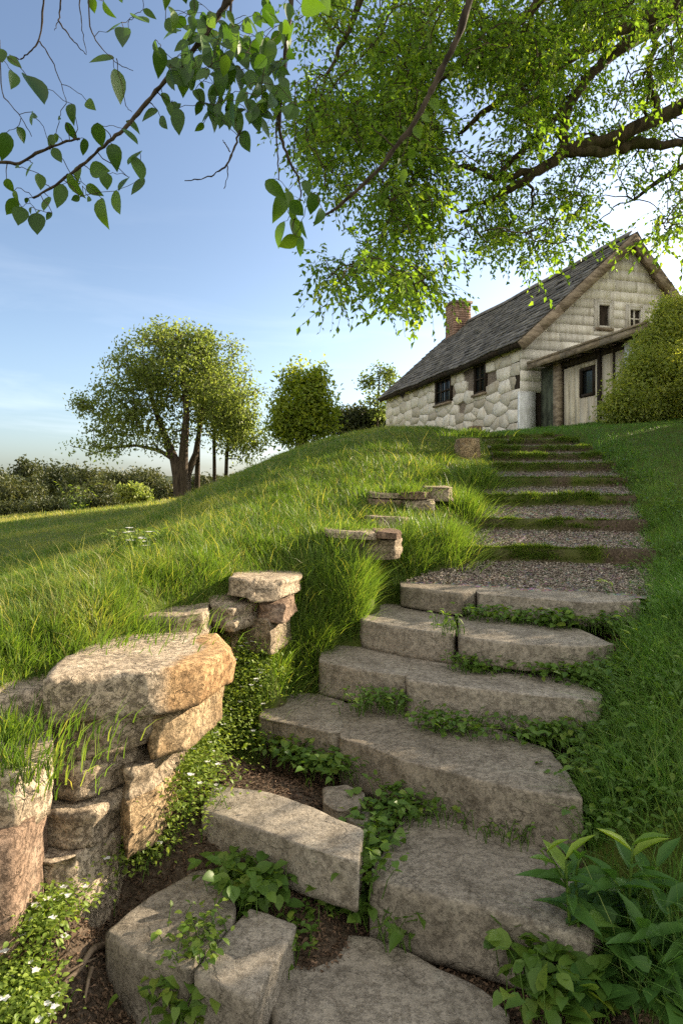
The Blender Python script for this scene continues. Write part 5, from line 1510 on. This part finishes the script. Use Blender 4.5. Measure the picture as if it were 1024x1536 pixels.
lance_plant('broad-leaved plant leaning over the thick block, one leaf tip glowing yellow', [pp(888, 1370)[0], 1.98, -1.30], [(pp(848, 1290, 1.98), 9, .135, .8), (pp(868, 1290, 2.0), 8, .14, .4), (pp(820, 1278, 2.02), 6, .11, .9)], 501)
lance_plant('taller broad-leaved plant with a pale upright shoot near the right edge', [pp(955, 1400)[0], 2.0, -1.28], [(pp(948, 1268, 2.0), 11, .145, .85), (pp(985, 1300, 2.05), 9, .145, .3), (pp(920, 1320, 1.95), 8, .15, .3)], 502)
lance_plant('dark broad-leaved plant in the extreme lower right corner, leaves drooping', [pp(1010, 1470)[0], 1.85, -1.30], [(pp(1000, 1360, 1.88), 9, .15, .2), (pp(1045, 1380, 1.9), 9, .15, .25), (pp(965, 1400, 1.85), 8, .14, .25)], 503)
for k, (lab, pix, z, n, lf) in enumerate([
 ('big heart-leaved plant under the broad-leaved plants, low and dark', [(930,1400),(960,1420),(940,1440),(985,1440)], -1.33, 60, .10),
 ('heart-leaved plant along the bottom edge, right of the large clover', [(900,1480),(930,1500),(960,1510),(920,1525),(890,1520)], -1.42, 80, .075),
 ('heart-leaved plant at the bottom right corner edge', [(990,1490),(1020,1500),(1000,1525),(1035,1480)], -1.36, 70, .085)]):
    rosette('heart_leaved_plant', lab, 'plant', 'heart-leaved plants in the lower right corner', pz(pix, z), n, lf, 'heart', 'lance', 520 + k, .78, .12, .22, .045)
# undergrowth on the right bank
rng = np.random.default_rng(55)
UG = 'leafy undergrowth clumps on the right bank'
spots = [((960,930),'undergrowth clump at the right end of the top stone step'),((1000,905),'undergrowth clump near the right edge, level with the top stone step'),((985,965),'undergrowth clump right of the fifth stone step'),((940,1060),'undergrowth clump touching the right end of the fourth step block'),
 ((990,1040),'undergrowth clump further right of the fourth step block'),((915,1120),'undergrowth clump between fourth step block and long shaded block'),((965,1130),'undergrowth clump on the bank right of the long shaded block'),((1012,1120),'undergrowth clump at the right edge above the broad-leaved plants'),
 ((905,1180),'undergrowth clump at the right tip of the long shaded block'),((945,1210),'undergrowth clump just behind the pale upright shoot'),((1000,1200),'undergrowth clump at the right edge right behind the tall shoot'),((850,1265),'undergrowth clump behind the yellow leaf tip'),((1015,1010),'undergrowth clump hard on the right edge, mid bank'),((975,1000),'undergrowth clump in the middle of the right bank, beside the dense leafy patch'),
 ((960,1090),'undergrowth clump halfway between the fourth block and the right edge'),((1005,1160),'undergrowth clump low on the right bank above the tall shoot'),((880,1225),'undergrowth clump over the back corner of the thick lowest block'),((1040,1060),'undergrowth clump cut off by the right frame edge')]
for k, ((u, v), lab) in enumerate(spots):
    c = hit(u, v)
    pts = [c + np.append(rng.normal(size=2) * .12, 0) for _ in range(7)]
    for p in pts: p[2] = gz(p[0], p[1])
    rosette('undergrowth_plant', lab, 'plant', UG, pts, 230, .024 + .008 * (k % 3), 'oval' if k % 2 else 'heart', 'weed', 600 + k, .6, .10, .4, .08)
for k, (u, v, lab) in enumerate(((930, 905, 'yellow sunlit seedling at the right end of the top stone step'), (905, 1290 - 270, 'bright seedling low on the right bank'), (962, 960, 'glowing yellow seedling further down the right bank'))):
    if k == 1: continue
    c = hit(u, v + 25)
    rosette('seedling', lab, 'plant', 'bright seedlings on the right bank', [c], 16, .055, 'lance', 'lance', 640 + k, .36, .22, 1.0, .015)
for k, (u, v, n, lf, lab) in enumerate(((968, 868, 120, .035, 'leafy weeds crowding the right end of the lowest gravel tread'), (985, 830, 110, .04, 'weed clump on the lawn edge right of the lowest turf riser'), (970, 795, 110, .04, 'weed clump at the right end of the second turf riser'),
        (958, 762, 100, .045, 'weed clump at the right end of the third turf riser'), (948, 735, 90, .045, 'weed clump at the right end of the fourth turf riser'), (930, 708, 80, .05, 'weed clump at the right end of the fifth turf riser'), (905, 688, 70, .055, 'weed clump at the right end of the sixth turf riser'),
        (1000, 770, 110, .045, 'loose weed clump in the lawn near the right edge, level with the third turf riser'), (1005, 860, 120, .04, 'loose weed clump in the lawn near the right edge, level with the top stone step'))):
    c = hit(u, v)
    pts = [c + np.append(RNG.normal(size=2) * .10 * (1 + .08 * c[1]), 0) for _ in range(6)]
    for p in pts: p[2] = gz(p[0], p[1])
    rosette('weed_clump', lab, 'weed', 'weeds along the right edge of the gravel steps', pts, n, lf, 'oval', 'weed', 700 + k, .5, .12, .45, .06)
# pale seedlings and flower heads on the left slope
for k, (u, v, n, hg, lab) in enumerate(((200, 835, 120, .16, 'wild plant with white flower heads in the lit grass on the left'), (232, 815, 50, .10, 'small leafy plant beside the white flower heads'), (552, 560 + 240, 26, .12, 'leafy sprig on the grassy bank above the thin slab'), (118, 770, 60, .5, 'tall pale seedling at the right end of the field hedge'))):
    c = hit(u, v)
    rosette('wild_plant', lab, 'plant', 'wild plants on the left slope', [c + [.05, 0, 0], c, c - [.05, 0, 0]], n, .035 if k < 3 else .12, 'oval', 'cushion', 660 + k, .5, hg * (1 if k < 3 else 2.2), .5, .05 if k < 3 else .2, flowers=14 if k == 0 else 0)
# ---------------------------------------------------------------- grass
def field_points(n, ymin, ymax, umin=-200, umax=1330):
    Y = np.exp(RNG.uniform(np.log(ymin), np.log(ymax), n)); u = RNG.uniform(umin, umax, n)
    return Y * (u - 512) / F, Y
_sp = np.array(STAIR)
STAIR_IN = STAIR
def stair_in(x, y): return inpoly(x, y, STAIR_IN)
def wall_dist(x, y):
    """signed distance from the wall line: negative on the stair side"""
    best = np.full(len(x), 9.0); sg = np.ones(len(x))
    for (x0, y0), (x1, y1) in zip(WALL[:-1], WALL[1:]):
        dx, dy = x1 - x0, y1 - y0; l2 = dx * dx + dy * dy
        t = np.clip(((x - x0) * dx + (y - y0) * dy) / l2, 0, 1)
        d = np.hypot(x - x0 - t * dx, y - y0 - t * dy)
        s_ = np.sign((dx * (y - y0) - dy * (x - x0)))
        k = d < best
        best[k] = d[k]; sg[k] = s_[k]
    return best * sg
def near_slab(x, y):
    r = np.zeros(len(x), bool)
    for p in SLAB_POLYS: r |= inpoly(x, y, p)
    return r
HX = np.array([cos(HA), sin(HA)]); HY = np.array([-sin(HA), cos(HA)])
def in_house(x, y):
    a = (x - HO[0]) * HX[0] + (y - HO[1]) * HX[1]; c = (x - HO[0]) * HY[0] + (y - HO[1]) * HY[1]
    return ((a > -.05) & (a < 5.4) & (c > -.05) & (c < 10.4)) | ((a > .45) & (a < 3.5) & (c > -4.3) & (c < 0))

def sow(n, ymin, ymax, region):
    x, y = field_points(n, ymin, ymax)
    wd_ = wall_dist(x, y)
    wob = np.where(y > 4.4, .10, .0) * fbm2(x, y, 2.2, 99, 2) * 2.2
    ins = inpoly(x + wob, y, FLOORPOLY) & inpoly(x - np.where(y > 4.4, .06, 0), y, FLOORPOLY)
    leftside = wd_ > 0
    bank_r = ~ins & ~leftside & (x > np.interp(y, [s[1][1] for s in STEPS], [(s[1][0] + s[2][0]) / 2 for s in STEPS]))
    bank_l = ~ins & ~bank_r
    return x, y, wd_, ins, leftside, bank_r, bank_l

def make_grass(name, n, ymin, ymax, mode, label=None):
    x, y, wd_, ins, left, br, bl = sow(n, ymin, ymax, mode)
    nz_ = fbm2(x, y, 1.1, 81, 3); nz2 = fbm2(x, y, 4.0, 83, 3); nz3 = fbm2(x, y, .5, 85, 2)
    if mode == 'left':
        keep = bl & ~in_house(x, y)
        keep &= ~((wd_ > -.04) & (wd_ < .14) & (nz2 < .1) & (y < 3.9))     # bare lip where stones show
        keep &= ~((wd_ < -.02) & (y < 3.2)) & ~((wd_ < .3) & (y < 2.3))
        nz5 = fbm2(x, y, 9.0, 87, 2)
        h = .055 + .045 * np.clip(nz_ + .3, 0, 1) + .05 * np.clip(nz2, 0, 1) + .06 * np.clip(nz5, 0, 1)
        h *= np.where((wd_ > .15) & (wd_ < 1.1) & (y < 9), 1.15, .9)
        h *= np.where((wd_ < 0), 1.2, 1.0)
        ridge = np.interp(y, [2.6, 3.6, 4, 5, 6.4, 8, 10, 12.5], [-2.2, -1.8, -1.35, -.9, -.4, .2, .95, 1.6])
        h *= np.where(x < ridge - .25, .85 + .9 * np.clip(nz2, -.4, .6), 1.0)
        h *= np.where(y > 9, .85, 1.0)
        h *= np.where((wd_ > 0) & (wd_ < .3) & (y < 3.6), .75, 1)
    elif mode == 'right':
        keep = br & ~in_house(x, y) & (y > 1.6)
        keep &= RNG.uniform(size=n) < np.where(y < 3.4, .9, 1)
        h = .045 + .02 * np.clip(nz_, -.5, 1) + np.where(y < 4.5, .075, .012)
        xr = np.interp(y, [q_[2][1] for q_ in STEPS], [q_[2][0] for q_ in STEPS])
        h = h * np.where((x - xr < .45), 1.7, 1.0)
    else:
        keep = bl | br
        keep &= ~in_house(x, y) & (y > 12)
        h = .14 + .06 * nz_
    keep &= ~near_slab(x, y)
    keep &= ~((x > .55) & (y < 2.35) & (RNG.uniform(size=n) < .8))
    x, y, wd_, h, nz_, nz2, nz3 = (q_[keep] for q_ in (x, y, wd_, h, nz_, nz2, nz3))
    n = len(x)
    z = ground(x, y)
    h = h * RNG.uniform(.45, 1.25, n)
    tall = RNG.uniform(size=n) < (.022 if mode == 'left' else .004)
    h = np.where(tall, h * RNG.uniform(1.5, 2.3, n), h)
    wd = np.maximum(.0034, y * .00085) * RNG.uniform(.75, 1.3, n)
    wind = np.array([-.35, -.25]) if mode != 'right' else np.array([-.1, -.1])
    tuft = RNG.normal(size=(n, 2)) * .5 + wind * .5 + np.stack([fbm2(x, y, 8.0, 91, 2), fbm2(x, y, 8.0, 92, 2)], 1) * .9
    if mode == 'left':
        over = np.clip(1 - np.abs(wd_ - .2) / .25, 0, 1)[:, None]        # spilling over the stones
        tuft = tuft + over * np.array([.7, -.45])
    tint = .46 + .34 * nz3 + .30 * nz2 + RNG.normal(0, .13, n)
    if mode == 'right': tint = .5 + .25 * nz3 + RNG.normal(0, .12, n)
    dry = RNG.uniform(size=n) < (.07 if mode == 'left' else .03)
    if mode == 'far': tint = tint + .35
    tint = np.where(dry | tall, .75 + RNG.uniform(0, .25, n), tint)
    b = MB()
    blades(b, np.column_stack([x, y, z - .01]), h, wd, tuft, np.clip(tint, 0, 1), 3 if mode != 'far' else 2)
    o = b.build(name, M['lawn' if mode == 'right' else 'grass'])
    tag(o, kind='stuff')
    return o
make_grass('grass', 460000, 1.75, 30, 'left')
make_grass('lawn_grass', 260000, 1.7, 17, 'right')
make_grass('meadow_grass', 60000, 20, 70, 'far')

# big tufts of tall grass hanging beside the steps
TG = 'tall grass tufts beside the steps'
TUFT = [((470,960),1500,.30,'tall bright grass tuft at the left end of the fourth step'),((520,905),1700,.30,'tall grass tuft at the left end of the fifth step'),((425,1000),700,.26,'broad-bladed grass tuft right of the orange cap end'),
 ((560,870),1500,.28,'sunlit grass tuft at the left end of the top kerb stone'),((640,840),1300,.26,'leafy grass tuft at the left end of the lowest turf riser'),((675,795),1200,.26,'grass tuft left of the second turf riser, below the upper stack'),((490,870),1200,.26,'tall grass tuft beside the little stack of stones'),((700,745),900,.28,'grass tuft left of the middle gravel steps'),((725,700),800,.28,'sunlit grass tuft beside the ochre boulder near the top'),((610,800),1000,.24,'grass tuft just under the upper stack of stones')]
for u, v, z, n, lab in ((18, 1000, -.66, 900, 'grass tuft spilling over the left end of the big cap stone'), (85, 962, -.60, 800, 'grass tuft on the back edge of the big cap stone, left half'), (172, 932, -.585, 900, 'dry-tipped grass tuft between the big cap stone and the flat square slab'),
                        (255, 894, -.55, 800, 'grass tuft overhanging the flat square slab from behind'), (322, 880, -.53, 500, 'grass tuft hanging between the flat square slab and the little stack'), (400, 842, -.44, 900, 'grass overhang on top of the little stack'), (12, 1085, -.72, 500, 'grass tuft above the brown stone at the left edge'), (25, 1135, -.77, 350, 'small mossy grass patch on the brown stone at the left edge'),
                        (520, 793, -.22, 700, 'grass overhang on the long thin slab in the bank'), (600, 733, .06, 700, 'grass overhang on top of the upper stack in the bank'), (706, 648, .86, 500, 'grass cap on the ochre boulder beside the topmost steps')):
    TUFT.append(((u, v), n, .13, lab, z))
for k, ((u, v), n, hh_, lab, *zz_) in enumerate(TUFT):
    c = hit(u, v + 30)
    if zz_:
        c = PZ(u, v, zz_[0]) if zz_[0] < -.1 else P(u, v, 6.1 if zz_[0] < .5 else 9.1)
        if 'thin slab' in lab: c = P(u, v, 4.62)
    root = empty('grass_tuft', c, lab, 'grass tuft', TG)
    a = RNG.uniform(0, 2 * pi, n); r = np.abs(RNG.normal(0, .15, n)) * (1 + .05 * c[1])
    r = r * (.8 if zz_ else 1)
    x = c[0] + r * np.cos(a) * (1.5 if zz_ else 1); y = c[1] + r * np.sin(a)
    ok = ~near_slab(x, y); x, y, a, r = x[ok], y[ok], a[ok], r[ok]; n = len(x)
    lean = np.stack([np.cos(a), np.sin(a)], 1) * (r / .2)[:, None] * .45 + np.array([.2, -.25]) + RNG.normal(size=(n, 2)) * .3
    b = MB()
    zg = np.maximum(ground(x, y), c[2] - .04 - .10 * np.maximum(0, c[1] - y)) if zz_ else ground(x, y)
    blades(b, np.column_stack([x, y, zg - .01]), hh_ * RNG.uniform(.35, 1.1, n), np.maximum(.0045, .0010 * y) * RNG.uniform(.8, 1.5, n), lean, np.clip(RNG.normal(.42, .16, n), 0, 1))
    b.build('blades', M['grass'], root, origin=c)

# ---------------------------------------------------------------- litter, chips, twigs
def chips(name, x, y, z, size, mat, kind='stuff'):
    n = len(x); b = MB()
    d = rdir(n); d[:, 2] *= .25
    nm = rdir(n) * .5; nm[:, 2] += 1
    put_leaves(b, np.column_stack([x, y, z]), d, nm, size * RNG.uniform(.5, 1.5, n), size * RNG.uniform(.25, .7, n), RNG.uniform(0, 1, n), 'diamond', .2, .2)
    return tag(b.build(name, mat), kind=kind)
X, Yy, Zz = [], [], []
for (k, z, l, r, l2, r2, zn) in TREADS:
    n = int(5200 / (1 + .5 * (k - 4)))
    fu = RNG.uniform(-.05, 1.05, n); fv = RNG.uniform(.06 if k > 4 else .2, 1, n)
    A = l[None, :2] + (r - l)[None, :2] * fu[:, None]; B = l2[None, :2] + (r2 - l2)[None, :2] * fu[:, None]
    pl = A + (B - A) * fv[:, None]
    X.append(pl[:, 0]); Yy.append(pl[:, 1]); Zz.append(z - .012 + RAMP * (zn - z) * fv)
chips('gravel', np.concatenate(X), np.concatenate(Yy), np.concatenate(Zz), .022, M['chip'])
n = 60000
Y = np.exp(RNG.uniform(np.log(1.5), np.log(4.2), n)); u = RNG.uniform(-60, 1000, n); x = Y * (u - 512) / F
k = inpoly(x, Y, FLOORPOLY)
x, Y = x[k], Y[k]
chips('leaf_litter', x, Y, ground(x, Y) + .006, .014, M['litter'])
n = 1500
Y = np.exp(RNG.uniform(np.log(1.5), np.log(4.0), n)); u = RNG.uniform(-60, 1000, n); x = Y * (u - 512) / F
k = inpoly(x, Y, FLOORPOLY); x, Y = x[k], Y[k]
chips('fallen_leaves', x, Y, ground(x, Y) + .010, .026, M['litter'])
for lab, pix, z, r in (('long curved dead stick lying at the foot of the sunlit slab', [(168,1425),(140,1440),(118,1462),(98,1490),(82,1520),(70,1560)], -1.36, .010),
                       ('short broken dead twig beside the long curved stick', [(138,1468),(133,1490),(128,1508)], -1.38, .007),
                       ('thin dry twig crossing the litter above the curved stick', [(95,1480),(120,1470),(150,1440),(165,1412)], -1.36, .004)):
    pts = np.array([hit(u, v) for u, v in pix]); pts[:, 2] += .02 + .012 * np.sin(np.arange(len(pts)) * 2.1)
    tt = np.linspace(0, len(pts) - 1, len(pts) * 4)
    pq = np.stack([np.interp(tt, np.arange(len(pts)), pts[:, j]) for j in range(3)], 1)
    pq[1:-1] = (pq[:-2] + 2 * pq[1:-1] + pq[2:]) / 4
    b = MB(); b.tube(pq, np.linspace(r, r * .5, len(pq)), 8)
    c = pq.mean(0); o = b.build('dead_stick', M['dry_wood'], smooth=True, origin=c); o.location = tuple(c)
    tag(o, lab, 'stick', 'dead sticks in the litter')
